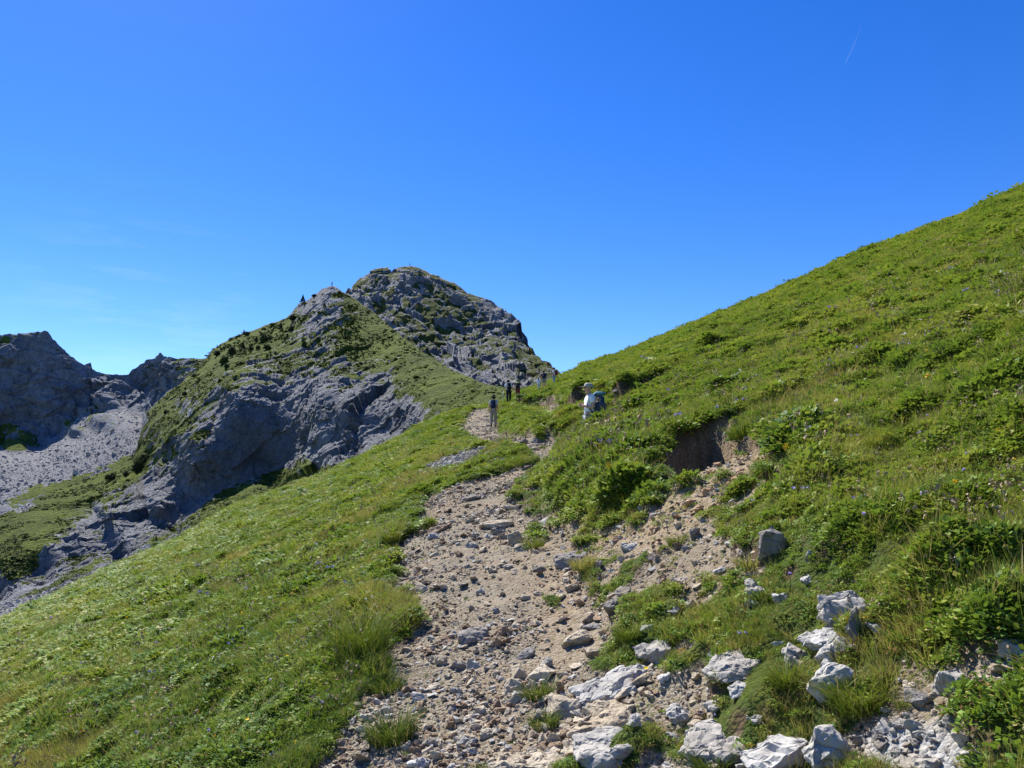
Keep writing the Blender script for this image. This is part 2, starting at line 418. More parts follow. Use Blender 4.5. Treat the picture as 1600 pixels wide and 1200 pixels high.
cut = b.mix(b.math('MULTIPLY', b.attr('orange'), .55), dark, orange)
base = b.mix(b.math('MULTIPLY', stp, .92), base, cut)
vo = b.voro(pos, 42); vo2 = b.voro(pos, 90)
h = b.math('ADD', b.math('MULTIPLY', vo, -1), b.math('MULTIPLY', b.noise(pos, 60, 5, .7), .7)); h = b.math('ADD', h, b.math('MULTIPLY', vo2, -.4))
peb = b.mix(b.rng(b.voro(pos, 42, out='Color'), .4, .9, 0, .5), base, (.44, .39, .30))
base = b.mix(b.rng(b.attr('bare'), .5, .8, 0, .6), base, peb)
b.out(b.bsdf(base, .95, b.bump(h, .8, .02), .1))
ground = link_mesh('ground', gm, m_ground); tag(ground, kind='structure')

g_st = poly_sdf(GX, GY, STONY)
def lookup(xs, ys, arrs):
    """values of the built ground at world points (bilinear in the fan grid)"""
    r = np.hypot(xs-C0[0], ys-C0[1]); a = np.arctan2(xs-C0[0], ys-C0[1])
    i = np.clip(np.searchsorted(rad, r)-1, 0, len(rad)-2); j = np.clip(np.searchsorted(ang, a)-1, 0, len(ang)-2)
    fi = np.clip((r-rad[i])/(rad[i+1]-rad[i]), 0, 1); fj = np.clip((a-ang[j])/(ang[j+1]-ang[j]), 0, 1)
    return [A[i, j]*(1-fi)*(1-fj)+A[i+1, j]*fi*(1-fj)+A[i, j+1]*(1-fi)*fj+A[i+1, j+1]*fi*fj for A in arrs]
# ------------------------------------------------------------------ mountains
def tps(ctrl, X, Y):
    c = np.array(ctrl, float); P = c[:, :2]/100.; v = np.log(c[:, 2]) if c[:, 2].max() > 3 else c[:, 2]
    d = np.hypot(P[:, None, 0]-P[None, :, 0], P[:, None, 1]-P[None, :, 1])
    n = len(P); A = np.zeros((n+3, n+3)); A[:n, :n] = -d+np.eye(n)*-.02*0; A[:n, n] = 1; A[:n, n+1:] = P; A[n, :n] = 1; A[n+1:, :n] = P.T
    wv = np.linalg.solve(A, np.concatenate([v, [0, 0, 0]]))
    out = wv[n]+wv[n+1]*X/100.+wv[n+2]*Y/100.
    for i in range(n): out = out-wv[i]*np.hypot(X/100.-P[i, 0], Y/100.-P[i, 1])
    return np.exp(out) if c[:, 2].max() > 3 else out
def shep(ctrl, X, Y, s=42.):
    num = 0; den = 1e-9
    for (x, y, v) in ctrl:
        wt = np.exp(-((X-x)**2+(Y-y)**2)/(2*s*s))+1e-5/(1+((X-x)**2+(Y-y)**2)/1e4)
        num = num+wt*v; den = den+wt
    return num/den
def mountain(name, x0, x1, nc, nr, sil, bot, depth, disp, jag, seed, back=60., bdrop=.9, amp=.5):
    px = np.linspace(x0, x1, nc)
    s = np.interp(px, [p[0] for p in sil], [p[1] for p in sil]); bt = np.interp(px, [p[0] for p in bot], [p[1] for p in bot])
    s = s+jag*(fbm(px/26., seed+0*px, 0*px, 5, gain=.62))
    s = np.minimum(s, bt-2)
    tt = np.linspace(0, 1, nr)[:, None]
    PX = np.broadcast_to(px, (nr, nc)); PY = bt+(s-bt)*tt
    u, e = ray(PX, PY)
    Yd = tps(depth, PX, PY)
    P0 = np.stack([u*Yd, Yd, e*Yd], -1)
    dY = disp(PX, PY, P0)
    # push the relief out along the face's own normal
    n0 = np.cross(np.gradient(P0, axis=1), np.gradient(P0, axis=0)); n0 /= np.linalg.norm(n0, axis=-1)[..., None]+1e-9
    n0 *= -np.sign((n0*P0).sum(-1))[..., None]
    for _ in range(10):
        n0[1:-1, 1:-1] = (n0[1:-1, 1:-1]+n0[:-2, 1:-1]+n0[2:, 1:-1]+n0[1:-1, :-2]+n0[1:-1, 2:])/5
    n0 /= np.linalg.norm(n0, axis=-1)[..., None]+1e-9
    V = P0+n0*(-dY*amp*(1-.72*sstep(tt, .86, 1.0)))[..., None]
    # the far side: falls away behind the crest
    nb = 10; L = V[-1]; rows = []
    for k in range(1, nb+1):
        q = (k/nb)**1.4; off = back*q*2.2
        r_ = np.stack([L[:, 0]*(1+off/L[:, 1]), L[:, 1]+off, L[:, 2]-off*bdrop-2*q], -1)
        r_[:, 2] += 3*fbm(r_[:, 0]/20, r_[:, 1]/20, 0*px, 3)*q
        rows.append(r_)
    VV = np.concatenate([V, np.array(rows)], 0)
    dr = np.gradient(VV, axis=0); dc = np.gradient(VV, axis=1)
    N = np.cross(dc, dr); N /= np.linalg.norm(N, axis=-1)[..., None]+1e-9; N *= -np.sign((N*VV).sum(-1))[..., None]
    PXa = np.concatenate([PX, np.repeat(PX[-1:], nb, 0)], 0); PYa = np.concatenate([PY, np.repeat(PY[-1:], nb, 0)], 0)
    me = np_mesh(name, VV.reshape(-1, 3), grid_quads(VV.shape[0], nc))
    return me, PXa, PYa, VV, N, (px, s)
def quant(n, s=4.):
    q = n*s; f = np.floor(q); r = q-f
    return (f+sstep(r, .35, .65))/s
def blur(a, k):
    for _ in range(k):
        a = (a+np.roll(a, 1, 0)+np.roll(a, -1, 0)+np.roll(a, 1, 1)+np.roll(a, -1, 1))/5
    return a

# --- A: the rocky spur in front
SIL_A = [(-120, 850), (0, 806), (60, 779), (103, 762), (150, 742), (186, 730), (205, 716), (214, 700), (219, 680), (225, 648), (240, 635), (262, 615), (285, 598), (300, 586), (312, 572), (322, 560), (332, 547), (345, 537),
         (360, 530), (381, 522), (400, 515), (425, 506), (445, 498), (456, 490), (462, 482), (470, 474), (480, 469), (492, 460), (504, 451), (515, 446), (524, 448), (540, 458), (548, 462), (560, 471), (575, 482), (600, 502), (620, 519),
         (640, 536), (660, 550), (680, 563), (700, 575), (720, 585), (740, 593), (760, 599), (785, 605), (800, 609), (820, 612), (840, 615), (870, 622), (930, 640)]
BOT_A = [(-120, 1060), (0, 1000), (78, 965), (156, 925), (281, 868), (375, 815), (437, 795), (500, 775), (600, 730), (660, 695), (740, 665), (800, 660), (870, 650), (930, 650)]
DEP_A = [(-120, 1040, 120), (0, 995, 115), (281, 862, 120), (437, 792, 140), (600, 724, 120), (700, 676, 105), (800, 655, 95), (870, 640, 92), (930, 642, 90),
         (0, 965, 145), (100, 918, 182), (190, 892, 198), (281, 853, 210), (375, 800, 226), (437, 782, 230),
         (-120, 1000, 175), (0, 940, 196), (72, 906, 205), (125, 882, 211), (187, 872, 219), (265, 838, 230), (312, 812, 238), (360, 777, 249), (400, 753, 256), (431, 738, 262), (450, 762, 228),
         (500, 742, 220), (560, 712, 214), (640, 682, 194), (690, 656, 160),
         (-120, 900, 215), (0, 900, 199), (0, 872, 206), (72, 850, 211), (125, 830, 219), (160, 800, 228), (40, 850, 216), (0, 808, 258), (-120, 850, 250), (103, 764, 300), (60, 800, 258), (205, 717, 325), (150, 800, 256), (150, 745, 312), (215, 700, 327), (225, 650, 342), (262, 615, 362), (300, 587, 380), (332, 547, 396), (381, 522, 402), (450, 495, 398), (515, 446, 388),
         (200, 830, 226), (250, 790, 235), (215, 760, 262), (225, 725, 296), (255, 700, 290), (300, 725, 245), (300, 685, 252), (350, 690, 257), (350, 640, 265), (352, 605, 276), (400, 650, 268), (330, 590, 335), (300, 640, 290), (280, 640, 330), (395, 600, 280), (450, 640, 271), (520, 620, 246), (450, 700, 261), (520, 690, 233), (560, 650, 231), (590, 630, 234), (600, 603, 252),
         (640, 650, 203), (600, 690, 212), (640, 628, 216), (540, 720, 219), (500, 660, 246), (480, 590, 288), (540, 590, 272),
         (380, 560, 352), (440, 560, 330), (490, 510, 358), (480, 540, 336), (540, 520, 338), (580, 560, 302), (625, 558, 292), (620, 590, 258), (560, 471, 378), (600, 502, 350), (640, 536, 312), (700, 575, 255), (740, 593, 212), (785, 605, 160), (840, 614, 112),
         (660, 600, 236), (700, 620, 190), (740, 620, 160), (690, 640, 160), (760, 630, 130)]
BIAS_A = [(-60, 960, .2), (0, 920, -1), (60, 890, -.6), (120, 860, -.5), (170, 850, -1), (230, 820, -1), (260, 806, -1), (290, 792, -1), (320, 772, -1), (350, 748, -1), (190, 845, -1), (385, 726, -1), (225, 790, -1), (255, 760, -1), (215, 765, -.7), (280, 800, -1), (300, 720, -1), (350, 680, -1), (350, 720, -1), (410, 640, -1), (450, 620, -1), (450, 700, -1), (480, 660, -1), (500, 700, -1), (600, 660, -1), (560, 700, -1), (330, 640, -.8),
          (640, 650, -.9), (650, 630, -.2), (680, 640, .2), (520, 640, -.9), (420, 590, -.6), (380, 620, -.9), (560, 620, -.5), (590, 590, -.5), (600, 620, -.8), (620, 570, -.7), (600, 560, -.3), (500, 590, -.6), (460, 560, -.3), (540, 600, -.5), (480, 540, -.3), (640, 600, -.3), (650, 660, -.9), (560, 660, -.9),
          (700, 600, 1.2), (680, 580, 1.2), (720, 610, 1.2), (750, 605, 1.2), (640, 550, 1), (660, 590, .9), (660, 570, 1), (740, 610, 1), (620, 540, .9), (590, 520, .6), (540, 500, .2), (560, 550, .4), (700, 630, .8), (670, 610, .5), (640, 590, .6), (800, 630, 1),
          (360, 550, 1), (310, 620, .5), (270, 670, .7), (290, 690, .5), (240, 690, .6), (250, 720, .5), (190, 750, 1), (150, 775, .9), (100, 785, 1), (60, 810, .9), (30, 830, 1), (20, 870, .9), (60, 850, .6), (95, 835, -1), (125, 820, -1), (155, 810, -1), (185, 790, -1), (100, 865, -1), (140, 850, -1), (80, 880, -.8), (40, 915, -1), (110, 795, .6), (400, 530, .9), (430, 520, .7), (450, 530, .3), (500, 560, .2),
          (500, 480, -.8), (530, 500, -.4), (510, 520, -.3), (560, 530, 0), (420, 565, -.2), (400, 580, -.5), (310, 660, -.3), (520, 465, -.4), (480, 490, -.5), (470, 520, -.3), (470, 580, -.1), (540, 570, -.1), (340, 590, .6), (400, 560, .5), (300, 590, 0), (270, 620, -.2), (230, 660, -.7),
          (370, 796, 1), (420, 772, 1), (330, 775, -1), (400, 735, -1), (290, 812, -1), (250, 858, 1), (275, 845, 1), (310, 834, 1), (340, 814, 1), (190, 885, .6), (120, 905, .5), (440, 770, 1), (500, 760, .7)]
def disp_A(PX, PY, P):
    bias = shep(BIAS_A, PX, PY)
    rock = sstep(-bias, -.4, .5)
    x, y, z = P[..., 0], P[..., 1], P[..., 2]
    fl = sstep(PY, 965, 905) if False else 1
    # flutes and gullies run down to the left on the wall
    wx = 5*fbm(x/24, y/24, z/24+5, 3); a = x*.80+z*.60+wx; c = -x*.60+z*.80+wx
    d = 9*ridged(x/60, y/90, z/60+3, 3)*(.5+.5*rock)
    w1 = fbm(x/9, y/12, z/9, 3)
    d = d+rock*(7.0*facet(c/19+.25*w1, y/30, a/30+.25*w1)+3.4*facet(x/7.5+.3*w1, y/13, z/9.5+4)+1.7*facet(c/2.9+.3*w1, y/5, a/3.9)+.8*facet(x/1.3, y/2.4, z/1.5)+2.0*ridged(x/13+9, y/40, z/40, 4, gain=.6))
    d = d+(1-rock)*(2.0*fbm(x/12, y/14, z/12, 4)+.9*fbm(x/3.5, y/5, z/3.0, 3)+1.0*facet(x/6, y/9, z/5))
    edge = sstep(PY, 640, 0) 
    low = 1-sstep(PY-np.interp(PX, [-120, 0, 281, 437, 600, 740, 930], [1000, 945, 842, 768, 716, 655, 640]), -14, 6)
    return -d*(.12+.88*low)*np.interp(PX, [60, 260], [.5, .9])+4.0*low*rock
me, PXA, PYA, VA, NA, silA = mountain('rocky_spur', -120, 930, 1050, 620, SIL_A, BOT_A, DEP_A, disp_A, 4.0, 1.3, amp=.38)
def rock_attrs(me, PX, PY, V, N, bias, k, thr, seed, scree=None, s=42.):
    nz = blur(N[..., 2], 2); nzb = blur(N[..., 2], 14)
    B = shep(bias, PX, PY, s)
    x, y, z = V[..., 0], V[..., 1], V[..., 2]
    a_, c_ = (x*.8+z*.6, -x*.6+z*.8) if seed < 1 else (x*.82-z*.57, x*.57+z*.82)
    n = .55*fbm(a_/15+seed, y/9, c_/5.5, 5, gain=.72)+.55*fbm(x/6+seed, y/8, z/5, 5, gain=.7)
    g = (nz*.45+nzb*.55-thr)*k*.75+B*1.3+n*2.0
    if scree is not None: fattr(me, 'scree', scree)
    fattr(me, 'grass', sstep(g, -.12, .22))
    return sstep(g, -.12, .22)
d1, _, _ = line_dist(PXA, PYA, [(-60, 985), (0, 958), (60, 940), (187, 884), (250, 858), (300, 836)])
d2, _, _ = line_dist(PXA, PYA, [(-60, 1010), (40, 965), (120, 925)])
wob = 12*fbm(PXA/30, PYA/14, 0*PXA, 4)
sA = np.maximum(1-sstep(d1+wob, 5, 12), .8*(1-sstep(d2+wob, 2, 7)))
sA = np.maximum(sA, (1-sstep(np.hypot((PXA-20)/40, (PYA-790)/14)+wob*.03, .6, 1))*.9)
gA = rock_attrs(me, PXA, PYA, VA, NA, BIAS_A, 2.2, .33, 0., sA, 24.)

def rock_mountain_mat(name, tint, strat=(0, 0, 0), gcol=((.070, .100, .022), (.20, .25, .045))):
    m, t = newmat(name); b = NB(t)
    pos = b.n('ShaderNodeNewGeometry').outputs['Position']
    mp = b.map(pos, (.11, .05, .035), strat)
    streak = b.noise(mp, 1.6, 8, .65, .6)
    n1 = b.noise(pos, .09, 8, .6); n2 = b.noise(pos, .55, 8, .7); n3 = b.noise(pos, 2.2, 5, .7)
    c = b.ramp(n1, [(.3, tuple(.62*v for v in tint)), (.5, tint), (.72, tuple(1.28*v for v in tint))])
    c = b.mix(b.rng(streak, .55, .75, 0, .55), c, tuple(.5*v for v in tint))
    c = b.mix(b.rng(n2, .58, .75, 0, .6), c, tuple(min(.8, 1.55*v) for v in tint))
    crack = b.voro(b.map(pos, (.28, .2, .12), strat), 1.0, 'DISTANCE_TO_EDGE')
    c = b.mix(b.rng(crack, 0, .04, .32, 0), c, (.05, .05, .05))
    ochre = b.rng(b.noise(pos, .045, 4), .6, .72, 0, .2)
    c = b.mix(ochre, c, (.30, .245, .17))
    g = b.mix(b.rng(b.math('ADD', b.math('MULTIPLY', n2, .7), b.math('MULTIPLY', b.noise(pos, .05, 3), .5)), .45, .75), gcol[0], gcol[1])
    g = b.mix(b.rng(n3, .45, .7, 0, .5), g, tuple(.45*v for v in gcol[0]))
    gf = b.rng(b.math('ADD', b.attr('grass'), b.math('ADD', b.rng(n2, 0, 1, -.45, .45), b.rng(n3, 0, 1, -.25, .25))), .40, .60)
    col_ = b.mix(gf, c, g)
    sc = b.mix(b.rng(n3, .3, .7), (.125, .127, .135), (.27, .27, .275))
    sc = b.mix(b.rng(b.voro(pos, .8, out='Color'), .5, .8, 0, .7), sc, (.25, .25, .25))
    col_ = b.mix(b.rng(b.math('ADD', b.attr('scree'), b.rng(n2, 0, 1, -.3, .3)), .4, .6), col_, sc)
    h = b.math('ADD', b.math('MULTIPLY', n2, 1.6), b.math('MULTIPLY', n3, .7))
    h = b.math('ADD', h, b.math('MULTIPLY', b.rng(crack, 0, .06), .35)); h = b.math('ADD', h, b.math('MULTIPLY', b.voro(pos, .9), -.7))
    h = b.math('MULTIPLY', h, b.rng(b.attr('scree'), 0, 1, 1, .3))
    b.out(b.bsdf(col_, .95, b.bump(h, 1.0, 1.5), .08))
    return m
m_rockA = rock_mountain_mat('spur_rock', (.30, .31, .33), (0, R(-35), 0))
oA = link_mesh('rocky_spur', me, m_rockA); tag(oA, kind='structure')

# --- B: the summit behind
SIL_B = [(430, 640), (500, 520), (530, 478), (546, 458), (553, 447), (562, 438), (572, 431), (582, 427), (597, 424), (606, 423), (612, 429), (620, 422), (630, 419), (642, 418), (652, 421), (665, 427), (680, 435), (700, 441), (716, 450), (730, 460), (742, 465), (752, 467), (762, 472),
         (772, 478), (780, 486), (790, 493), (798, 501), (803, 506), (808, 517), (812, 526), (817, 530), (821, 534), (825, 543), (831, 550), (837, 557), (848, 565), (854, 566), (862, 573), (875, 586), (890, 600), (950, 640), (1000, 660)]
BOT_B = [(430, 700), (640, 640), (800, 660), (1000, 690)]
DEP_B = [(430, 690, 440), (640, 635, 380), (800, 655, 300), (1000, 685, 230), (430, 640, 500), (546, 458, 560), (580, 427, 585), (610, 428, 580), (642, 418, 600), (700, 441, 590), (762, 472, 570), (806, 515, 545), (837, 557, 480), (862, 573, 430), (890, 600, 370), (1000, 660, 260),
         (560, 470, 545), (600, 470, 540), (600, 450, 560), (620, 510, 490), (660, 470, 545), (650, 520, 480), (700, 480, 540), (700, 520, 485), (690, 560, 430), (740, 500, 535), (740, 540, 470), (730, 580, 400), (780, 520, 520), (775, 545, 465), (760, 570, 420), (790, 590, 385), (795, 560, 440), (770, 600, 380), (830, 570, 430), (830, 600, 365), (860, 600, 350)]
BIAS_B = [(560, 450, .1), (580, 440, -.3), (570, 480, -.4), (600, 435, -.2), (610, 445, -.8), (630, 460, -.9), (640, 475, -.8), (650, 455, -.7), (600, 460, .5), (610, 480, .6), (630, 500, .1), (580, 500, -.6), (620, 520, -.5), (600, 510, -.2), (635, 430, .2), (660, 440, -.3), (680, 460, -.3), (700, 470, -.2), (670, 485, .5), (650, 500, .4), (690, 500, .3), (720, 485, -.5), (740, 510, .3), (720, 505, .5),
          (760, 495, -1), (780, 510, -1), (795, 515, -.9), (760, 530, -.4), (700, 525, -.5), (670, 520, -.7), (680, 540, .7), (730, 530, -.9), (760, 540, -.7), (740, 550, .5), (770, 555, .5), (790, 545, .4), (720, 575, -1), (750, 580, -1), (780, 590, -1), (790, 570, -.9), (700, 565, -.9), (760, 560, .3), (660, 550, .5),
          (815, 535, -.9), (820, 560, .5), (840, 575, .4), (810, 580, 0), (830, 590, -.3), (850, 595, -.5), (800, 600, -.7), (860, 585, .2)]
def disp_B(PX, PY, P):
    bias = shep(BIAS_B, PX, PY, 24.); rock = sstep(-bias, -.5, .4)
    x, y, z = P[..., 0], P[..., 1], P[..., 2]
    d = 15*ridged(x/85, y/120, z/85+3, 3)*(.6+.5*rock)+4*fbm(x/22, y/40, z/22, 4, gain=.55)
    cb, ab = x*.57+z*.82, x*.82-z*.57
    d = d+(.3+.7*rock)*(9*facet(ab/34, y/50, cb/16)+4.5*facet(ab/13, y/24, cb/7+3)+2.4*facet(x/5, y/9, z/4))
    bed = z*.82+x*.57+5*fbm(x/50, y/50, z/50, 3)        # beds dip to the right
    st = (bed/17.0) % 1.0; st2 = (bed/6.5+.3) % 1.0
    d = d+8*(st-.5)*(.5+.5*rock)+2*(st2-.5)
    return -d
me, PXB, PYB, VB, NB_, silB = mountain('rocky_summit', 430, 1000, 760, 420, SIL_B, BOT_B, DEP_B, disp_B, 3.5, 5.3)
fattr(me, 'scree', 0*PXB); rock_attrs(me, PXB, PYB, VB, NB_, BIAS_B, 2.4, .30, 5., s=20.)
m_rockB = rock_mountain_mat('summit_rock', (.30, .308, .325), (0, R(35), 0), ((.060, .080, .024), (.15, .175, .045)))
oB = link_mesh('rocky_summit', me, m_rockB); tag(oB, kind='structure')

# --- C: far shaded wall on the left and the scree below it
SIL_C = [(-500, 600), (-200, 540), (0, 525), (25, 523), (50, 521), (72, 519), (78, 524), (82, 531), (92, 541), (101, 549), (110, 557), (120, 565), (130, 571), (134, 569), (142, 565), (144, 576), (150, 581), (160, 584), (172, 585), (186, 586), (200, 585), (207, 578), (215, 572),
         (222, 566), (230, 561), (240, 561), (245, 557), (252, 554), (258, 559), (264, 560), (280, 562), (292, 562), (306, 563), (320, 562), (340, 566), (420, 600)]
BOT_C = [(-500, 1000), (0, 840), (205, 760), (300, 660), (340, 620), (420, 640)]
DEP_C = [(-500, 990, 300), (0, 835, 325), (100, 792, 350), (205, 750, 378), (300, 655, 440), (420, 635, 450), (0, 800, 345), (100, 745, 382), (200, 700, 408), (150, 700, 414), (180, 675, 428), (200, 665, 436), (100, 704, 418), (50, 722, 408), (0, 718, 410), (-200, 760, 400),
         (0, 692, 472), (60, 695, 466), (92, 682, 470), (115, 655, 482), (155, 642, 488), (195, 634, 492), (222, 645, 480), (130, 672, 455), (170, 650, 465), (-200, 700, 470), (-500, 740, 470), (0, 640, 478), (70, 630, 480), (150, 610, 502), (240, 600, 508),
         (-500, 600, 505), (-200, 540, 500), (0, 525, 502), (72, 519, 503), (110, 557, 504), (150, 581, 508), (200, 585, 512), (252, 555, 504), (300, 562, 500), (300, 590, 480), (270, 610, 480), (420, 600, 480), (0, 580, 490), (60, 570, 490), (230, 630, 490)]
BIAS_C = [(0, 528, 0), (50, 525, 0), (70, 522, -.1), (0, 600, -1), (100, 600, -1), (60, 560, -1), (200, 620, -1), (250, 590, -1), (150, 640, -1), (60, 660, -1), (170, 592, -.2), (270, 575, .15), (300, 575, .2), (290, 590, .1), (150, 650, .5), (130, 655, .3), (165, 668, -.5), (120, 675, -.5), (25, 695, .7), (100, 765, .3), (150, 735, .8), (180, 725, .9), (120, 750, .8), (50, 760, -.5), (60, 730, -1), (150, 700, -1), (200, 690, -1), (0, 760, -1), (35, 765, .5), (190, 712, .3)]
def disp_C(PX, PY, P):
    x, y, z = P[..., 0], P[..., 1], P[..., 2]
    foot = np.interp(PX, [-500, 0, 60, 92, 115, 155, 195, 225, 300], [740, 694, 697, 682, 656, 645, 636, 650, 640])
    w_ = sstep(foot-PY, -4, 10)
    knob = np.exp(-(((PX-160)/22)**2+((PY-660)/11)**2)**1.5)+np.exp(-(((PX-122)/12)**2+((PY-676)/7)**2)**1.5)+.8*np.exp(-(((PX-25)/20)**2+((PY-700)/6)**2)**1.5)
    d = w_*(14*ridged(x/55, y/90, z/55, 4)+8*facet(x/26, y/40, z/20)+4.5*facet(x/9, y/16, z/8)+2*facet(x/3.5, y/6, z/3.5)+3*fbm(x/14, y/30, z/14, 4, gain=.6))+8*knob+knob*3*fbm(x/5, y/5, z/5, 3)
    bed = z*.9+x*.3+6*fbm(x/40, y/40, z/40, 3); d = d+w_*4*((bed/15) % 1.0-.5)
    return -d-(1-w_)*(.5*fbm(x/3, y/3, z/3, 3)+1.2*fbm(x/20, y/20, z/20, 2))
me, PXC, PYC, VC, NC_, silC = mountain('shaded_wall', -500, 420, 900, 460, SIL_C, BOT_C, DEP_C, disp_C, 3.0, 9.3)
foot = np.interp(PXC, [-500, 0, 60, 92, 115, 155, 195, 225, 300], [740, 694, 697, 682, 656, 645, 636, 650, 640])
knob = np.exp(-(((PXC-160)/22)**2+((PYC-660)/11)**2)**1.5)+np.exp(-(((PXC-122)/12)**2+((PYC-676)/7)**2)**1.5)+np.exp(-(((PXC-25)/20)**2+((PYC-700)/6)**2)**1.5)
grs = 1-sstep(poly_sdf(PXC, PYC, [(0, 800), (30, 764), (110, 750), (160, 728), (200, 712), (215, 705), (220, 760), (100, 800)])+10*fbm(PXC/20, PYC/10, 0*PXC, 3), -3, 3)
strip = 1-sstep(line_dist(PXC, PYC, [(110, 770), (150, 745), (165, 735)])[0]+5*fbm(PXC/14, PYC/7, 0*PXC, 3), 5, 8)
scr = sstep(PYC-foot, -2, 6)*(1-np.clip(knob*2, 0, 1))*(1-grs*(1-strip))
fattr(me, 'scree', scr); rock_attrs(me, PXC, PYC, VC, NC_, BIAS_C, 1.2, .45, 9., s=26.)
m_rockC = rock_mountain_mat('wall_rock', (.28, .30, .335), (0, R(-15), 0))
oC = link_mesh('shaded_wall', me, m_rockC); tag(oC, kind='structure')

# --- the valley floor, out to the horizon
vg = np_mesh('valley_floor', [(-30000, -30000, -170), (30000, -30000, -170), (30000, 30000, -170), (-30000, 30000, -170)], [(0, 1, 2, 3)])
m_val, t = newmat('valley'); b = NB(t); p_ = b.n('ShaderNodeNewGeometry').outputs['Position']
b.out(b.bsdf(b.mix(b.rng(b.noise(p_, .004, 8), .4, .6), (.045, .065, .025), (.11, .13, .06)), .95))
tag(link_mesh('valley_floor', vg, m_val), kind='structure')
# ------------------------------------------------------------------ rocks and stones
def rock_mat(name, c0, c1, sc=1.0, lichen=.5):
    m, t = newmat(name); b = NB(t)
    tc = b.n('ShaderNodeTexCoord').outputs['Object']; pos = b.n('ShaderNodeNewGeometry').outputs['Position']
    rnd = b.n('ShaderNodeObjectInfo').outputs['Random']
    n1 = b.noise(pos, 6*sc, 8, .65); n2 = b.noise(pos, 34*sc, 6, .7); n3 = b.noise(pos, 2.2*sc, 4)
    c = b.mix(b.rng(n1, .3, .7), c0, c1)
    c = b.mix(b.rng(rnd, 0, 1, 0, .45), c, tuple(v*f for v, f in zip(c0, (.80, .68, .52))))
    c = b.mix(b.rng(n2, .56, .72, 0, .5*lichen), c, (.09, .09, .085))
    c = b.mix(b.rng(n3, .55, .7, 0, .35), c, (.30, .225, .14))
    crack = b.voro(b.map(b.mix(.16, pos, b.noise(pos, 5*sc, 4, .6, 0, 'Color')), (5*sc, 8*sc, 8*sc), (.3, .2, .5)), 1.0, 'DISTANCE_TO_EDGE')
    h = b.math('ADD', b.math('MULTIPLY', n1, 1.3), b.math('MULTIPLY', n2, .5)); h = b.math('ADD', h, b.rng(crack, 0, .05, 0, .5))
    c = b.mix(b.rng(crack, 0, .03, .28, 0), c, (.08, .07, .06))
    b.out(b.bsdf(c, .9, b.bump(h, .75, .018/sc), .15)); return m
M_LIME = rock_mat('limestone', (.27, .262, .242), (.52, .505, .465), 1.0, .9)
M_TAN = rock_mat('tan_limestone', (.30, .255, .185), (.56, .49, .375), 1.3, .2)
M_DARKR = rock_mat('dark_limestone', (.16, .15, .14), (.33, .31, .28))
M_BROWN = rock_mat('brown_stone', (.19, .13, .085), (.36, .27, .18), 1.2, .3)
M_ORANGE = rock_mat('ochre_stone', (.36, .22, .12), (.55, .40, .25), 1.4, .15)

def hull(bm, rs, n, dims, loc=(0, 0, 0), rot=None, boxy=.55):
    vs = []
    for _ in range(n):
        p = rs.normal(size=3); p /= np.abs(p).max()*boxy+np.linalg.norm(p)*(1-boxy)
        p *= rs.uniform(.86, 1.0)
        v = Vector((p[0]*dims[0]/2, p[1]*dims[1]/2, p[2]*dims[2]/2))
        if rot: v = rot @ v
        vs.append(bm.verts.new(v+Vector(loc)))
    r = bmesh.ops.convex_hull(bm, input=vs)
    junk = [g for g in r['geom_interior']+r['geom_unused'] if isinstance(g, bmesh.types.BMVert) and g.is_valid]
    bmesh.ops.delete(bm, geom=list(set(junk)), context='VERTS')
def rock_mesh(name, seed, dims, n=16, lobes=1, cuts=2, boxy=.55, rough=.035, bev=.035, stack=False):
    """angular limestone: faceted hulls with worn edges and a pitted face"""
    rs = np.random.default_rng(seed); out = bpy.data.meshes.new(name); tot = bmesh.new()
    for k in range(lobes):
        bm = bmesh.new()
        if lobes == 1: hull(bm, rs, n, dims, boxy=boxy)
        else:
            f = rs.uniform(.62, .85); a = 2*PI*k/lobes+rs.uniform(-.5, .5)
            off = (math.cos(a)*dims[0]*.2, math.sin(a)*dims[1]*.2, rs.uniform(-.12, .06)*dims[2])
            if stack: off = (rs.uniform(-.1, .1)*dims[0]+(k/(lobes-1)-.5)*dims[0]*.6, rs.uniform(-.1, .1)*dims[1]-(k/(lobes-1)-.5)*dims[1]*.5, -(k/(lobes-1)-.5)*dims[2]*.4)
            hull(bm, rs, n, (dims[0]*f, dims[1]*f, dims[2]*rs.uniform(.7, 1)), off, Euler((rs.uniform(-.2, .2), rs.uniform(-.2, .2), rs.uniform(0, 3))).to_matrix(), boxy)
        mx = max(dims)
        bmesh.ops.bevel(bm, geom=bm.edges[:], offset=mx*bev*.6, segments=1, affect='EDGES', clamp_overlap=True)
        bmesh.ops.triangulate(bm, faces=bm.faces[:])
        for c in range(cuts):
            L = mx/(3*(c+1.5))
            es = [e for e in bm.edges if e.calc_length() > L]
            bmesh.ops.subdivide_edges(bm, edges=es, cuts=1, use_grid_fill=True)
            bmesh.ops.triangulate(bm, faces=[f for f in bm.faces if len(f.verts) > 3])
        bm.normal_update()
        co = np.array([v.co[:] for v in bm.verts])/mx*3+seed*1.7
        d = fbm(co[:, 0], co[:, 1], co[:, 2], 5, gain=.6)*rough*mx
        led = .0*co[:, 0]+facet(co[:, 0]*1.5, co[:, 1]*1.5, co[:, 2]*2.2)*rough*.8*mx+np.round(fbm(co[:, 0]*.9+3, co[:, 1]*.9, co[:, 2]*1.6, 2)*5)/5*rough*1.3*mx
        for v, a_, l_ in zip(bm.verts, d, led): v.co += v.normal*(a_+l_)
        me_ = bpy.data.meshes.new('t'); bm.to_mesh(me_); bm.free(); tot.from_mesh(me_); bpy.data.meshes.remove(me_)
    tot.to_mesh(out); tot.free()
    for p in out.polygons: p.use_smooth = False
    return out

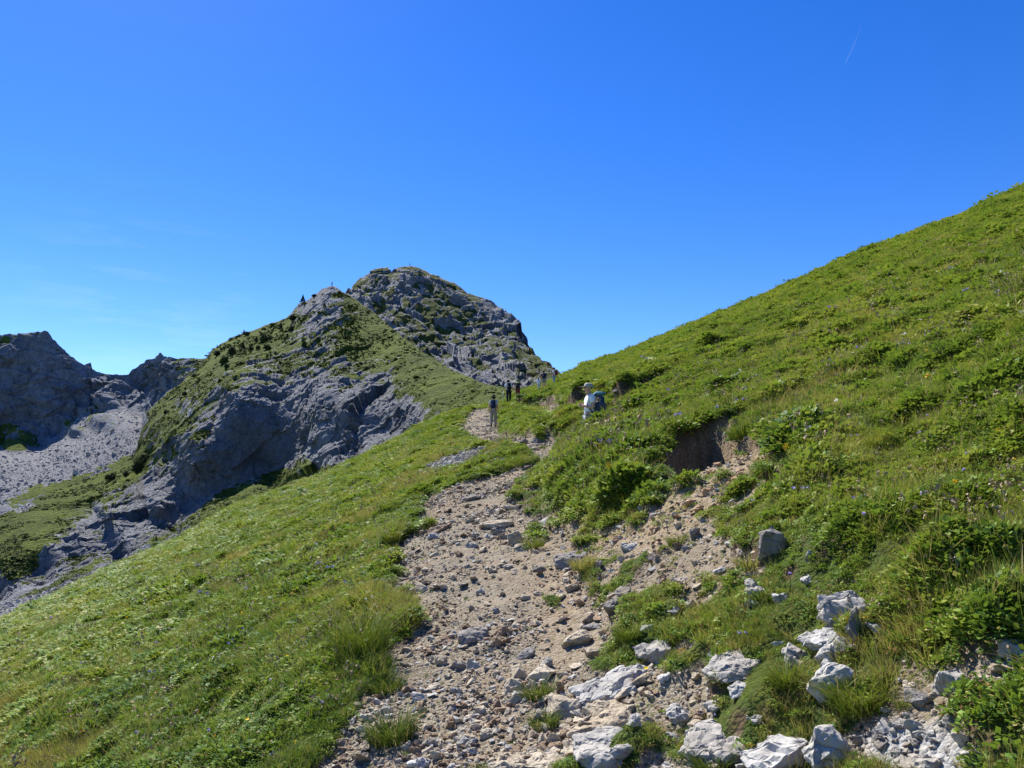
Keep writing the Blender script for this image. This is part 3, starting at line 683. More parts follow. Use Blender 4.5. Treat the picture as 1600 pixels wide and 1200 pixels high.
# (photo x of centre, photo y of the base, width px, height px, material, form, label, name)
L_, T_, D_, B_, O_ = M_LIME, M_TAN, M_DARKR, M_BROWN, M_ORANGE
ROCKS = [
 (740, 1003, 52, 22, D_, 'slab', 'large grey flat-topped stone amid loose gravel in the middle of the path'),
 (789, 994, 20, 15, B_, 'up', 'brown slab leaning upright just right of the large grey stone in the path'),
 (780, 1010, 22, 16, B_, 'up', 'dark brown slab lying tilted below the leaning brown slab in the path'),
 (752, 929, 17, 12, L_, 'block', 'single pale white stone on brown gravel in the centre of the path'),
 (821, 938, 17, 9, T_, 'block', 'tan stone on sandy soil, left of a similar one at the right of the path'),
 (841, 931, 16, 8, T_, 'block', 'tan stone on sandy soil, right one of the pair at the right of the path'),
 (820, 1030, 37, 14, D_, 'slab', 'dark wedge-shaped stone at the edge between gravel and sandy soil'),
 (845, 1062, 48, 18, T_, 'slab', 'pale cream slab set flat into the sandy soil above a grass tuft'),
 (800, 1086, 34, 28, T_, 'block', 'big cream tilted stone beside the gravel, left of the grass tuft'),
 (602, 1118, 21, 13, L_, 'block', 'whitish stone at the left path edge just above a round grass tuft'),
 (566, 1146, 17, 13, L_, 'block', 'small whitish stone at the far left edge of the gravel'),
 (795, 1202, 50, 30, T_, 'out', 'smooth tan bedrock hump at the bottom edge of the path'),
 (862, 1200, 76, 24, T_, 'out', 'low pale bedrock ledge with grass under it at the bottom of the path'),
 (676, 1168, 20, 16, T_, 'block', 'cream cube-like stone among the loose stones at the path bottom'),
 (682, 1188, 17, 17, T_, 'up', 'narrow tan stone standing on edge at the path bottom'),
 (655, 1202, 38, 20, L_, 'block', 'pale rounded stone half cut by the bottom of the path'),
 (690, 1039, 22, 17, T_, 'block', 'cream angular stone at the left end of the stony heap in the path'),
 (716, 1046, 24, 18, D_, 'block', 'dark grey angular stone in the stony heap of the path'),
 (740, 1047, 24, 20, L_, 'block', 'pale angular stone just right of the dark grey one in the stony heap'),
 (739, 781, 26, 11, D_, 'slab', 'grey block lying across the upper path'),
 (777, 825, 57, 17, T_, 'slab', 'long flat tan slab at the right edge of the upper path'),
 (779, 836, 26, 18, D_, 'up', 'first upturned slab below the long flat slab'),
 (793, 843, 24, 20, L_, 'up', 'second upturned slab in the row beside the path'),
 (806, 852, 24, 22, T_, 'up', 'third upturned slab in the row beside the path'),
 (815, 862, 26, 16, T_, 'slab', 'lowest slab of the upturned row beside the path'),
 (687, 833, 40, 17, B_, 'slab', 'brown stone jutting from the turf at the left edge of the upper path'),
 (893, 882, 58, 18, D_, 'slab', 'long grey ledge between the path and the reddish soil'),
 (842, 893, 24, 13, D_, 'block', 'dark stone at the right path edge below the grey ledge'),
 (933, 885, 15, 15, L_, 'block', 'small white block in front of the long grey ledge'),
 (986, 860, 32, 14, L_, 'slab', 'light grey flat stone below the dug-out bank'),
 (921, 973, 28, 18, B_, 'block', 'brown block under a dark turf lip right of the path'),
 (955, 966, 42, 24, D_, 'up', 'pair-like tilted grey slabs leaning uphill right of the path'),
 (925, 986, 30, 12, D_, 'slab', 'thin grey slab under the brown block right of the path'),
 (901, 1008, 48, 20, T_, 'slab', 'cream flagstone tilted towards the path'),
 (885, 968, 18, 7, B_, 'slab', 'thin brown stone lying on sandy soil at the right of the path'),
 (955, 1092, 96, 62, L_, 'out', 'largest pale boulder with cracked face right of the path'),
 (1021, 1034, 56, 36, L_, 'block', 'knobbly grey boulder just above the largest pale boulder'),
 (882, 1122, 60, 34, T_, 'block', 'tan wedge boulder with a shaded right side beside the gravel'),
 (942, 1138, 76, 44, T_, 'out', 'layered cream outcrop below the largest pale boulder'),
 (947, 1184, 86, 42, L_, 'out', 'broad cream slab with a dark undercut at the bottom of the stony slope'),
 (990, 1134, 23, 17, L_, 'block', 'rounded whitish stone right of the layered cream outcrop'),
 (1064, 1132, 40, 32, L_, 'block', 'pale stone with a small peak standing in the grass'),
 (1098, 1158, 40, 40, L_, 'out', 'white rough rock left of the broad pale outcrop'),
 (1140, 1182, 92, 56, L_, 'out', 'broad pale rough outcrop embedded in grass near the bottom'),
 (1215, 1206, 96, 60, L_, 'block', 'sharp-edged boulder with a white top and a blue-grey shaded face'),
 (1150, 1050, 72, 34, L_, 'out', 'long white rock band lying in the grass above the broad outcrop'),
 (1156, 1086, 34, 17, L_, 'slab', 'flat white stone in grass below the long white rock band'),
 (1188, 931, 42, 33, L_, 'block', 'bright white boulder with dark hollow beneath it on the bank'),
 (1170, 949, 28, 14, L_, 'slab', 'low white stone just below the bright white boulder'),
 (1222, 945, 30, 24, L_, 'block', 'grey stone right of the bright white boulder'),
 (876, 1086, 14, 18, B_, 'up', 'small dark stone standing upright beside a path tuft'),
 (1317, 963, 62, 34, L_, 'block', 'smooth white rock half under the turf lip, with a dark shaded side'),
 (1338, 998, 26, 46, D_, 'up', 'thin grey slab standing on edge in the grass'),
 (1370, 992, 24, 26, L_, 'block', 'grey stone hiding behind the slab that stands on edge'),
 (1247, 1040, 38, 48, L_, 'block', 'tall pitted white rock at the left end of the rock cluster'),
 (1296, 1006, 66, 34, L_, 'out', 'long flat rock of the cluster, sloping down to the left'),
 (1298, 1036, 44, 30, L_, 'block', 'rounded grey rock in the middle of the cluster'),
 (1302, 1088, 60, 58, L_, 'block', 'large white pointed rock at the foot of the cluster'),
 (1489, 1086, 46, 46, L_, 'block', 'blue-grey boulder with a flat front face in the lower right grass'),
 (1444, 1104, 46, 32, D_, 'block', 'dark grey rock in the shade of plants left of the blue-grey boulder'),
 (1588, 1044, 48, 46, L_, 'block', 'pale boulder cut by the right edge of the picture'),
 (1298, 1206, 60, 54, L_, 'up', 'tall white slanting slab at the bottom edge under hanging grass'),
 (1452, 1206, 52, 20, L_, 'block', 'white stone at the bottom edge under the lower right plants'),
 (1405, 1188, 20, 22, L_, 'block', 'small white stone on grit at the bottom right'),
 (1206, 872, 48, 46, D_, 'up', 'upright grey rock with a notched top in the middle of the bank'),
 (1266, 878, 14, 20, L_, 'up', 'small white upright stone right of the notched grey rock'),
 (1080, 791, 25, 14, O_, 'block', 'ochre stone lying in front of the dug-out hollow'),
 (1106, 774, 19, 16, O_, 'block', 'ochre cube-shaped stone at the lip of the dug-out hollow'),
 (1136, 776, 22, 11, O_, 'slab', 'pale ochre flat stone on the debris right of the hollow'),
 (1086, 842, 18, 19, D_, 'up', 'grey wedge stone standing below the orange debris'),
 (1022, 834, 23, 14, O_, 'block', 'ochre stone on orange soil between grass cushions'),
 (1146, 852, 24, 11, L_, 'slab', 'pale flat stone below the orange debris fan'),
 (1130, 892, 32, 10, L_, 'slab', 'flat pale stone in the grass below the notched rock'),
 (964, 611, 12, 6, D_, 'block', 'grey stone in the sod scarp above the man'),
 (818, 692, 14, 9, D_, 'block', 'dark stone beside the path below the lone walking woman'),
 (838, 692, 18, 11, D_, 'block', 'dark boulder where the two trails split'),
 (1560-24, 618, 18, 9, L_, 'block', 'pale stone on the green slope at the far right'),
 (1112, 1110, 26, 14, L_, 'slab', 'small pale slab in grass directly above the broad pale outcrop'),
 (1180, 1128, 22, 13, L_, 'block', 'small grey stone right above the sharp-edged boulder'),
 (1075, 1178, 34, 17, L_, 'slab', 'pale slab in grass left of the broad pale outcrop, near the bottom edge'),
 (1040, 1064, 24, 11, L_, 'slab', 'low pale stone between the largest boulder and the long rock band'),
 (1215, 1012, 22, 14, L_, 'block', 'small white stone left of the tall pitted rock'),
 (1010, 988, 26, 11, L_, 'slab', 'flat grey stone in grass above the knobbly boulder'),
 (1052, 958, 22, 10, L_, 'slab', 'flat pale stone in the stony slope, above and right of the knobbly boulder'),
 (1262, 912, 26, 13, L_, 'block', 'white stone at the right end of the row above the rock cluster'),
 (868, 790, 22, 11, L_, 'block', 'light stone poking from the bushy hummock'),
]
gp = ground_xyz([r[0] for r in ROCKS], [min(r[1], 1235) for r in ROCKS])
rock_xy = []
for i, (px, py, wp, hp, mt, form, lab) in enumerate(ROCKS):
    x, y, z = gp[i]; dpt = math.sqrt(x*x+y*y+z*z); wd = wp*dpt/F*1.06; hh = hp*dpt/F*1.05
    dd = wd*{'slab': .8, 'block': .95, 'up': .6, 'out': 1.0}[form]
    hz = hh*{'slab': 1.0, 'block': 1.15, 'up': 1.4, 'out': .8}[form]
    if form == 'out': me = rock_mesh('outcrop', 100+i, (wd*1.2, dd*1.2, hz), 20, 5, 4, .5, .042, .025)
    elif form == 'up': me = rock_mesh('rock', 100+i, (wd, dd, hz), 13, 1, 3, .8, .045, .02)
    elif form == 'slab': me = rock_mesh('slab', 100+i, (wd, dd, hz), 15, 1, 3, .75, .035, .02)
    else: me = rock_mesh('rock', 100+i, (wd, dd, hz), 15, 1, 3, .65, .052, .02)
    nm = 'rock_outcrop' if form == 'out' else ('stone_slab' if form in ('slab',) else ('boulder' if wp > 30 else 'stone'))
    o = link_mesh(nm, me, mt)
    tilt = {'slab': (.12, .18), 'block': (.2, .2), 'up': (.3, .45), 'out': (.05, .05)}[form]
    rs = np.random.default_rng(i+50)
    o.rotation_euler = (rs.uniform(-tilt[0], tilt[0])+.1, rs.uniform(-tilt[1], tilt[1])-(.25 if form in ('slab', 'out') else .1), rs.uniform(-.35, .35))
    yy = y+dd*.30
    o.location = (x*(yy/y), yy, z+hz*{'slab': .16, 'block': .09, 'up': .15, 'out': .0}[form]+SB*dd*.3)
    tag(o, lab, 'rock' if nm != 'stone' else 'stone')
    rock_xy.append((o.location.x, o.location.y, wd*.5))
rock_xy = np.array(rock_xy)

# medium stones, each its own object, sharing twelve meshes
var = [rock_mesh('stone_shape', 500+k, (1, rng.uniform(.6, .95), rng.uniform(.4, .75)), 13, 1, 2, rng.uniform(.4, .8), .04, .03) for k in range(14)]
def instance_cloud(name, pts, rot, scl, idx, protos, mat=None):
    """one 'stuff' object: points carrying small meshes"""
    me = bpy.data.meshes.new(name); me.vertices.add(len(pts)); me.vertices.foreach_set('co', np.asarray(pts, np.float32).ravel())
    a = me.attributes.new('rot', 'FLOAT_VECTOR', 'POINT'); a.data.foreach_set('vector', np.asarray(rot, np.float32).ravel())
    a = me.attributes.new('scl', 'FLOAT_VECTOR', 'POINT'); a.data.foreach_set('vector', np.asarray(scl, np.float32).ravel())
    a = me.attributes.new('idx', 'INT', 'POINT'); a.data.foreach_set('value', np.asarray(idx, np.int32).ravel())
    o = bpy.data.objects.new(name, me); col.objects.link(o)
    pc = bpy.data.collections.new(name+'_shapes')
    for k, pm in enumerate(protos):
        po = bpy.data.objects.new('%s_shape_%02d' % (name, k), pm); pc.objects.link(po)
    g = bpy.data.node_groups.new(name, 'GeometryNodeTree')
    g.interface.new_socket('Geometry', in_out='INPUT', socket_type='NodeSocketGeometry'); g.interface.new_socket('Geometry', in_out='OUTPUT', socket_type='NodeSocketGeometry')
    N_ = g.nodes; Lk = g.links
    gi = N_.new('NodeGroupInput'); go = N_.new('NodeGroupOutput')
    ci = N_.new('GeometryNodeCollectionInfo'); ci.inputs['Collection'].default_value = pc; ci.inputs['Separate Children'].default_value = True; ci.inputs['Reset Children'].default_value = True
    ip = N_.new('GeometryNodeInstanceOnPoints'); ip.inputs['Pick Instance'].default_value = True
    def na(nm, ty):
        q = N_.new('GeometryNodeInputNamedAttribute'); q.data_type = ty; q.inputs['Name'].default_value = nm
        return [s_ for s_ in q.outputs if s_.name == 'Attribute' and s_.enabled][0]
    er = N_.new('FunctionNodeEulerToRotation')
    Lk.new(gi.outputs[0], ip.inputs['Points']); Lk.new(ci.outputs[0], ip.inputs['Instance']); Lk.new(na('idx', 'INT'), ip.inputs['Instance Index'])
    Lk.new(na('rot', 'FLOAT_VECTOR'), er.inputs[0]); Lk.new(er.outputs[0], ip.inputs['Rotation']); Lk.new(na('scl', 'FLOAT_VECTOR'), ip.inputs['Scale'])
    Lk.new(ip.outputs[0], go.inputs[0])
    md = o.modifiers.new('scatter', 'NODES'); md.node_group = g
    return o
def sample_fan(n, r0, r1, pw, a0=-38, a1=40):
    """random ground positions about the viewer, density ~ r**(pw-1) per unit r"""
    a = np.radians(rng.uniform(a0, a1, n)); q = rng.uniform(0, 1, n)
    r = (r0**pw+(r1**pw-r0**pw)*q)**(1/pw)
    return r*np.sin(a), r*np.cos(a), r

mesh_by = {}
def in_mat(me, mat):
    k = (me.name, mat.name)
    if k not in mesh_by:
        c = me.copy(); c.materials.append(mat); mesh_by[k] = c
    return mesh_by[k]
xs, ys, rs_ = sample_fan(9000, 2.4, 24, .9, -22, 36)
zs, bare, gr, og, sp = lookup(xs, ys, (GZ, g_bare, g_gr, g_og, g_sp))
on = (bare > .7) & (gr < .5)
ppx, ppy = to_px(xs, ys, zs)
clump = fbm(xs*1.1, ys*1.1, 0*xs+6, 3)
cnt = 0
for i in np.nonzero(on)[0]:
    if cnt >= 270: break
    if not (-20 < ppx[i] < 1640 and ppy[i] < 1215): continue
    path = sp[i] < 0
    if path and (clump[i] < .0 and rng.random() < .75): continue
    if (np.hypot(rock_xy[:, 0]-xs[i], rock_xy[:, 1]-ys[i]) < rock_xy[:, 2]*.9).any(): continue
    s_ = float(np.clip(rng.lognormal(math.log(.075), .32), .045, .16))*(1 if ys[i] < 8 else 1.4)
    mt = (M_ORANGE if og[i] > .5 else (M_TAN, M_TAN, M_LIME, M_TAN, M_BROWN)[rng.integers(5)]) if path or og[i] > .5 else (M_LIME, M_LIME, M_TAN, M_DARKR)[rng.integers(4)]
    o = bpy.data.objects.new('stone', in_mat(var[rng.integers(14)], mt)); col.objects.link(o)
    o.scale = (s_*1.1, s_*1.1, s_*rng.uniform(.5, .95)); o.rotation_euler = (rng.uniform(-.5, .5), rng.uniform(-.5, .5), rng.uniform(0, 6.3)); o.location = (xs[i], ys[i], zs[i]+s_*.14)
    if og[i] > .5: tag(o, 'fist-sized ochre stone on the orange debris of the bank', 'stone', 'ochre stones on the orange debris')
    elif path: tag(o, 'fist-sized tan stone lying loose on the gravel path', 'stone', 'loose stones on the path')
    else: tag(o, 'fist-sized pale stone between grass patches right of the path', 'stone', 'stones on the stony slope right of the path')
    cnt += 1
print('stones', cnt)

# gravel: nobody could count it
gv = [in_mat(v, m_) for v in var[:10] for m_ in ((M_TAN, M_LIME, M_BROWN) if var.index(v) % 2 else (M_TAN, M_TAN, M_BROWN))]
xs, ys, rs_ = sample_fan(560000, 2.0, 60, .62, -34, 48)
zs, bare, gr, og, sp = lookup(xs, ys, (GZ, g_bare, g_gr, g_og, g_sp))
sand = sstep(fbm(xs*.8+3, ys*.5, 0*xs+2, 3), .02, .22)*(sp < -.02)
keep = (bare > .55) & (rng.uniform(0, 1, len(xs)) < (.95-.72*np.maximum(sand, (og > .3)*(og < .6)))*np.where(sp < 0, 1, .55))
keep &= rng.uniform(0, 1, len(xs)) < np.clip(.62+2.2*fbm(xs*1.6, ys*1.1, 0*xs+3, 3), .6, 1)
keep |= (gr > .5)
xs, ys, rs_, gr, og, sp, bare, zs = [q[keep] for q in (xs, ys, rs_, gr, og, sp, bare, zs)]
ppx, ppy = to_px(xs, ys, zs)
k = (ppx > -500) & (ppx < 2300) & (ppy < 1600) & (gr < .5)
def rv(n, t=.6): return np.column_stack([rng.uniform(-t, t, n), rng.uniform(-t, t, n), rng.uniform(0, 6.3, n)])
s_ = np.clip(rng.lognormal(math.log(.021), .62, len(xs)), .008, .085)*np.where(sp < 0, .8+.5*np.clip(fbm(xs*1.2, ys*.9, 0*xs+6, 3)*3, -.5, 1), 1)*np.clip((rs_/7)**.5, .9, 2.4)
zs = zs+s_*.12
scl = np.column_stack([s_*1.1, s_*1.1, s_*rng.uniform(.5, 1.1, len(s_))])
gidx = rng.integers(0, len(gv), len(xs))
o = instance_cloud('path_gravel', np.column_stack([xs, ys, zs])[k], rv(k.sum()), scl[k], gidx[k], gv); tag(o, 'loose tan gravel and pebbles covering the footpath', 'gravel', kind='stuff')
xs, ys, rs_ = sample_fan(260000, 2.2, 40, 1.0, -36, 38)
nearg = np.zeros(len(xs), bool)
for P_ in (SCREE1, GRIT, STRIP): nearg |= poly_sdf(xs, ys, P_) < .3
xs, ys, rs_ = xs[nearg], ys[nearg], rs_[nearg]
gr, zs = lookup(xs, ys, (g_gr, GZ)); q = gr > .5; xs, ys, rs_, zs = xs[q], ys[q], rs_[q], zs[q]
s_ = np.clip(rng.lognormal(math.log(.05), .5, len(xs)), .02, .16)*np.clip((rs_/8)**.6, .5, 3)
o = instance_cloud('grey_scree', np.column_stack([xs, ys, zs+s_*.1]), rv(len(xs)), np.column_stack([s_, s_, s_*.8]), rng.integers(0, 8, len(xs)), [in_mat(v, M_LIME if j % 3 else M_DARKR) for j, v in enumerate(var[:8])])
tag(o, 'small fans of grey angular rubble in the turf', 'scree', kind='stuff')
print('gravel', k.sum(), len(xs))

# rubble on the far scree slope
m_far = rock_mat('scree_rock', (.26, .262, .27), (.42, .42, .425), .12, .3)
fv = [in_mat(v, m_far) for v in var[:8]]
# ------------------------------------------------------------------ rubble, shrubs and dwarf pines on the mountains
def pick(PX, PY, VV, wgt, n, jit=1.0):
    p = (wgt*np.gradient(PX, axis=1)*np.abs(np.gradient(PY, axis=0))).ravel(); p = np.maximum(p, 0); p = p/p.sum()
    i = rng.choice(len(p), n, p=p); P = VV.reshape(-1, 3)[i].copy()
    P[:, 0] += rng.normal(0, jit*.4, n)
    return P
scr_w = np.zeros(PXC.shape); nrC = 460
scr_w[:nrC] = scr[:nrC]*(PXC[:nrC] > -40)*(PXC[:nrC] < 240)
P = pick(PXC, PYC, VC, scr_w, 6500)
s_ = np.clip(rng.lognormal(math.log(.42), .75, len(P)), .2, 4)
o = instance_cloud('far_scree_boulders', P+np.array([0, 0, .1]), rv(len(P)), np.column_stack([s_, s_, s_*.8]), rng.integers(0, 8, len(P)), fv); tag(o, 'grey rubble strewn over the far scree slope', 'scree', kind='stuff')
sw = np.zeros(PXA.shape); sw[:620] = sA[:620]*(PXA[:620] > -20)*(PXA[:620] < 320)
P = pick(PXA, PYA, VA, sw, 2500)
s_ = np.clip(rng.lognormal(math.log(.5), .5, len(P)), .2, 2)
o = instance_cloud('gully_rubble', P, rv(len(P)), np.column_stack([s_, s_, s_*.8]), rng.integers(0, 8, len(P)), fv); tag(o, 'grey rubble strip in the gully below the cliff', 'scree', kind='stuff')

def leaf_mat(name, c0, c1, tr=.25, sc=2.):
    m, t = newmat(name); b = NB(t); pos = b.n('ShaderNodeNewGeometry').outputs['Position']
    rnd = b.n('ShaderNodeObjectInfo').outputs['Random']
    f = b.math('ADD', b.math('MULTIPLY', b.noise(pos, sc, 3), .7), b.math('MULTIPLY', rnd, .3))
    c = b.mix(b.rng(f, .3, .75), c0, c1)
    tl = b.n('ShaderNodeBsdfTranslucent'); b.l(c, tl.inputs['Color'])
    ms = b.n('ShaderNodeMixShader'); ms.inputs[0].default_value = tr; b.l(b.bsdf(c, .75, None, .2), ms.inputs[1]); b.l(tl.outputs[0], ms.inputs[2])
    b.out(ms.outputs[0]); return m
M_PINE = leaf_mat('pine_needles', (.020, .034, .012), (.055, .080, .022), .1, .5)
M_SHRUB = leaf_mat('low_shrub_leaves', (.055, .080, .020), (.15, .19, .038), .15, .3)
M_BARK, t = newmat('bark'); b = NB(t); b.out(b.bsdf((.05, .038, .028), .95))
def leaf_cloud(n, shape, size, seed, lean=0):
    """n small leaf clumps (bent quads) spread through a crown"""
    rs = np.random.default_rng(seed); V = []; Q = []
    for i in range(n):
        if shape == 'cone':
            h = rs.uniform(0, 1)**1.2; r = (1-h)*.34*(.55+.45*rs.uniform()**.5)*(1+.35*math.sin(h*25+seed)); a = rs.uniform(0, 6.283)
            c = np.array([r*math.cos(a), r*math.sin(a), .08+h*.92])
        else:
            d = rs.normal(size=3); d /= np.linalg.norm(d); d[2] = abs(d[2])
            lob = 1+.28*math.sin(3*math.atan2(d[1], d[0])+seed)+.2*math.sin(7*d[0]+5*d[2]+seed)
            c = d*np.array([.5, .5, .55])*lob*rs.uniform(.55, 1)
        u = rs.normal(size=3); u /= np.linalg.norm(u); v = np.cross(u, rs.normal(size=3)); v /= np.linalg.norm(v)
        s = size*rs.uniform(.6, 1.4); k = len(V)
        V += [c-u*s-v*s*.6, c+u*s-v*s*.6+[0, 0, s*.3], c+u*s*.8+v*s*.6, c-u*s*.8+v*s*.6-[0, 0, s*.2]]; Q.append((k, k+1, k+2, k+3))
    return np_mesh('crown', V, Q, False)
def tube(bm, pts, rads, seg=6):
    prev = None
    for i, (p, r) in enumerate(zip(pts, rads)):
        p = Vector(p); d = (Vector(pts[min(i+1, len(pts)-1)])-Vector(pts[max(i-1, 0)])).normalized()
        a = d.orthogonal().normalized(); c = d.cross(a)
        ring = [bm.verts.new(p+(a*math.cos(2*PI*k/seg)+c*math.sin(2*PI*k/seg))*r) for k in range(seg)]
        if prev:
            o_ = min(range(seg), key=lambda s: sum((prev[k].co-ring[(k+s) % seg].co).length for k in range(seg)))
            ring = ring[o_:]+ring[:o_]
            for k in range(seg): bm.faces.new((prev[k], prev[(k+1) % seg], ring[(k+1) % seg], ring[k]))
        else: bm.faces.new(ring[::-1])
        prev = ring
    bm.faces.new(prev)
def bm_obj(name, bm, mat, parent=None, smooth=True):
    me = bpy.data.meshes.new(name); bmesh.ops.recalc_face_normals(bm, faces=bm.faces); bm.to_mesh(me); bm.free()
    for p in me.polygons: p.use_smooth = smooth
    return link_mesh(name, me, mat, parent)
crowns = [leaf_cloud(900, 'cone', .045, k) for k in range(2)]+[leaf_cloud(900, 'dome', .06, 10+k) for k in range(4)]
for c in crowns: c.materials.append(M_PINE)
bm = bmesh.new(); tube(bm, [(0, 0, -.1), (.02, 0, .3), (0, .02, .75)], [.045, .035, .012]); trunk_me = bpy.data.meshes.new('trunk'); bm.to_mesh(trunk_me); bm.free(); trunk_me.materials.append(M_BARK)
def surf_at(PX, PY, VV, nr, x, y):
    d = (PX[:nr]-x)**2+(PY[:nr]-y)**2; i = np.unravel_index(d.argmin(), d.shape); return Vector(VV[i].tolist())
PINES = [(474, 473, 9, 13, 0, 'slim dark conifer standing out against the sky just left of the pointed peak'),
 (492, 464, 10, 6, 3, 'low dark bush on the skyline right under the pointed peak'), (508, 481, 6, 9, 0, 'small dark conifer on grey rock right below the pointed peak'),
 (461, 502, 17, 13, 2, 'dark round bush below the skyline conifer, upper one of two'), (456, 517, 13, 12, 3, 'dark round bush below the skyline conifer, lower one of two'),
 (440, 517, 8, 11, 1, 'small dark conifer left of the two round bushes'), (416, 534, 24, 15, 4, 'widest dark bush clump on the grassy shoulder'),
 (386, 524, 13, 7, 5, 'dark bush breaking the skyline beside a tiny upright figure'), (360, 531, 8, 5, 3, 'tiny dark bush on the skyline left of the wide bush clump'),
 (400, 534, 8, 8, 1, 'small conifer just left of the wide bush clump'), (340, 556, 12, 10, 2, 'dark bush at the left end of the grassy shoulder, near the skyline'),
 (362, 554, 14, 16, 4, 'tall dark bush at the left of the grassy shoulder'), (351, 570, 16, 14, 5, 'dark round bush under the left end of the shoulder'),
 (379, 546, 10, 12, 1, 'pointed dark bush between the tall bush and the wide clump'), (394, 550, 8, 9, 2, 'left one of two small bushes below the wide clump'), (403, 548, 9, 9, 3, 'right one of two small bushes below the wide clump'),
 (419, 547, 14, 9, 5, 'flat dark bush directly below the wide clump'), (478, 547, 10, 15, 2, 'dark bush hanging over the top of the cliff'), (355, 578, 9, 8, 4, 'small bush at the top of the left cliff'),
 (211, 730, 18, 26, 4, 'dark bush at the foot of the left rock rib above the scree'), (172, 748, 16, 11, 5, 'dark bush on the grass tongue below the scree'), (304, 590, 9, 8, 3, 'small dark bush on the left rib'),
 (290, 618, 8, 7, 2, 'small dark bush halfway down the left rib'), (262, 650, 10, 8, 4, 'dark bush low on the left rib'), (345, 600, 9, 8, 5, 'dark bush in the grass above the left cliff'), (196, 740, 10, 9, 3, 'dark bush between the rib foot and the grass tongue')]
for (x, y, wp, hp, k, lab) in PINES:
    p = surf_at(PXA, PYA, VA, 620, x, y); d = p.length/F
    r_ = empty('dwarf_pine', p, rng.uniform(0, 6)); tag(r_, lab, 'dwarf pine', 'dwarf pines on the rocky spur')
    c = bpy.data.objects.new('crown', crowns[k]); col.objects.link(c); c.parent = r_
    wf = .86*wp*d/(.68 if k < 2 else 1.1); c.scale = (wf, wf, hp*d*(.9 if k < 2 else 1.1)); 
    tr = bpy.data.objects.new('trunk', trunk_me); col.objects.link(tr); tr.parent = r_; tr.scale = (wf*.6, wf*.6, hp*d*.9)

# low shrubs and tussocks that roughen the far grass
sh = [leaf_cloud(110, 'dome', .15, 30+k) for k in range(5)]
for c in sh: c.materials.append(M_SHRUB)
gw = np.zeros(PXA.shape); gw[:620] = (gA[:620] > .55)*(fbm(VA[:620, :, 0]/14, VA[:620, :, 1]/14, VA[:620, :, 2]/14, 3) > -.08)*(.55+.6*(PXA[:620] < 560))
P = pick(PXA, PYA, VA, gw, 20000); s_ = np.clip(rng.lognormal(math.log(.42), .5, len(P)), .2, 2.2)*P[:, 1]/300
o = instance_cloud('mountain_scrub', P, rv(len(P), .2), np.column_stack([s_*1.3, s_*1.3, s_*.55]), rng.integers(0, 5, len(P)), sh); tag(o, 'dark low scrub spread over the grassy parts of the rocky spur', 'scrub', kind='stuff')
# ------------------------------------------------------------------ meadow
def blade_mat(name, stops, tr=.4, shift=0.):
    m, t = newmat(name); b = NB(t); pos = b.n('ShaderNodeNewGeometry').outputs['Position']
    rnd = b.n('ShaderNodeObjectInfo').outputs['Random']; hh = b.attr('tip')
    big = b.noise(pos, .22, 3, .5); mid = b.noise(pos, 1.3, 4, .6)
    f = b.math('ADD', b.math('MULTIPLY', big, .9), b.math('MULTIPLY', mid, 1.0)); f = b.math('ADD', f, b.math('MULTIPLY', rnd, .42))
    f = b.rng(f, .84+shift, 1.48+shift)
    f = b.math('ADD', f, b.math('MULTIPLY', b.math('SUBTRACT', hh, .5), .25))
    c = b.ramp(f, stops)
    c = b.mix(b.math('MULTIPLY', b.attr('dry'), .85), c, (.42, .30, .13))
    tl = b.n('ShaderNodeBsdfTranslucent'); b.l(b.mix(.5, c, (.20, .26, .02), 'MIX'), tl.inputs['Color'])
    ms = b.n('ShaderNodeMixShader'); ms.inputs[0].default_value = tr; b.l(b.bsdf(c, .6, None, .16), ms.inputs[1]); b.l(tl.outputs[0], ms.inputs[2])
    b.out(ms.outputs[0]); return m
M_GRASS = blade_mat('grass_blades', [(p_, tuple(v*1.22 for v in c_)) for p_, c_ in GREEN_STOPS], .30, -.02)
M_TUSS = blade_mat('tussock_blades', [(p_, tuple(v*.72 for v in c_)) for p_, c_ in GREEN_STOPS], .25, -.02)
M_LEAF = blade_mat('meadow_leaves', [(0, (.045, .110, .022)), (.35, (.12, .215, .030)), (.65, (.20, .29, .036)), (1, (.30, .32, .055))], .30, .0)
M_STRAW = blade_mat('straw_blades', [(0, (.12, .15, .03)), (.4, (.22, .20, .05)), (.7, (.34, .23, .07)), (1, (.42, .26, .10))], .4)
def blades(n, h0, h1, spread, wd, seed, lean=.6, flop=.5, dry=.06, segs=3):
    rs = np.random.default_rng(seed); V = []; Q = []; T = []; Dr = []
    for i in range(n):
        a = rs.uniform(0, 2*PI); r = spread*math.sqrt(rs.uniform()); bx, by = r*math.cos(a), r*math.sin(a)
        h = rs.uniform(h0, h1); la = a+rs.normal(0, .7); ln = lean*rs.uniform(.15, 1)*h; w_ = wd*rs.uniform(.6, 1.3); fa = rs.uniform(0, PI)
        sx, sy = math.cos(fa)*w_/2, math.sin(fa)*w_/2; dr_ = 1. if rs.uniform() < dry else 0.
        k = len(V)
        for s in range(segs+1):
            t_ = s/segs; zz = h*(t_-flop*.35*t_*t_); ox = bx+math.cos(la)*ln*t_**1.8; oy = by+math.sin(la)*ln*t_**1.8; ww = (1-t_)**.6 if s < segs else .06
            V += [(ox-sx*ww, oy-sy*ww, zz), (ox+sx*ww, oy+sy*ww, zz)]; T += [t_, t_]; Dr += [dr_, dr_]
        for s in range(segs): q = k+2*s; Q.append((q, q+1, q+3, q+2))
    me = np_mesh('tuft_shape', V, Q, True); fattr(me, 'tip', T); fattr(me, 'dry', Dr); return me
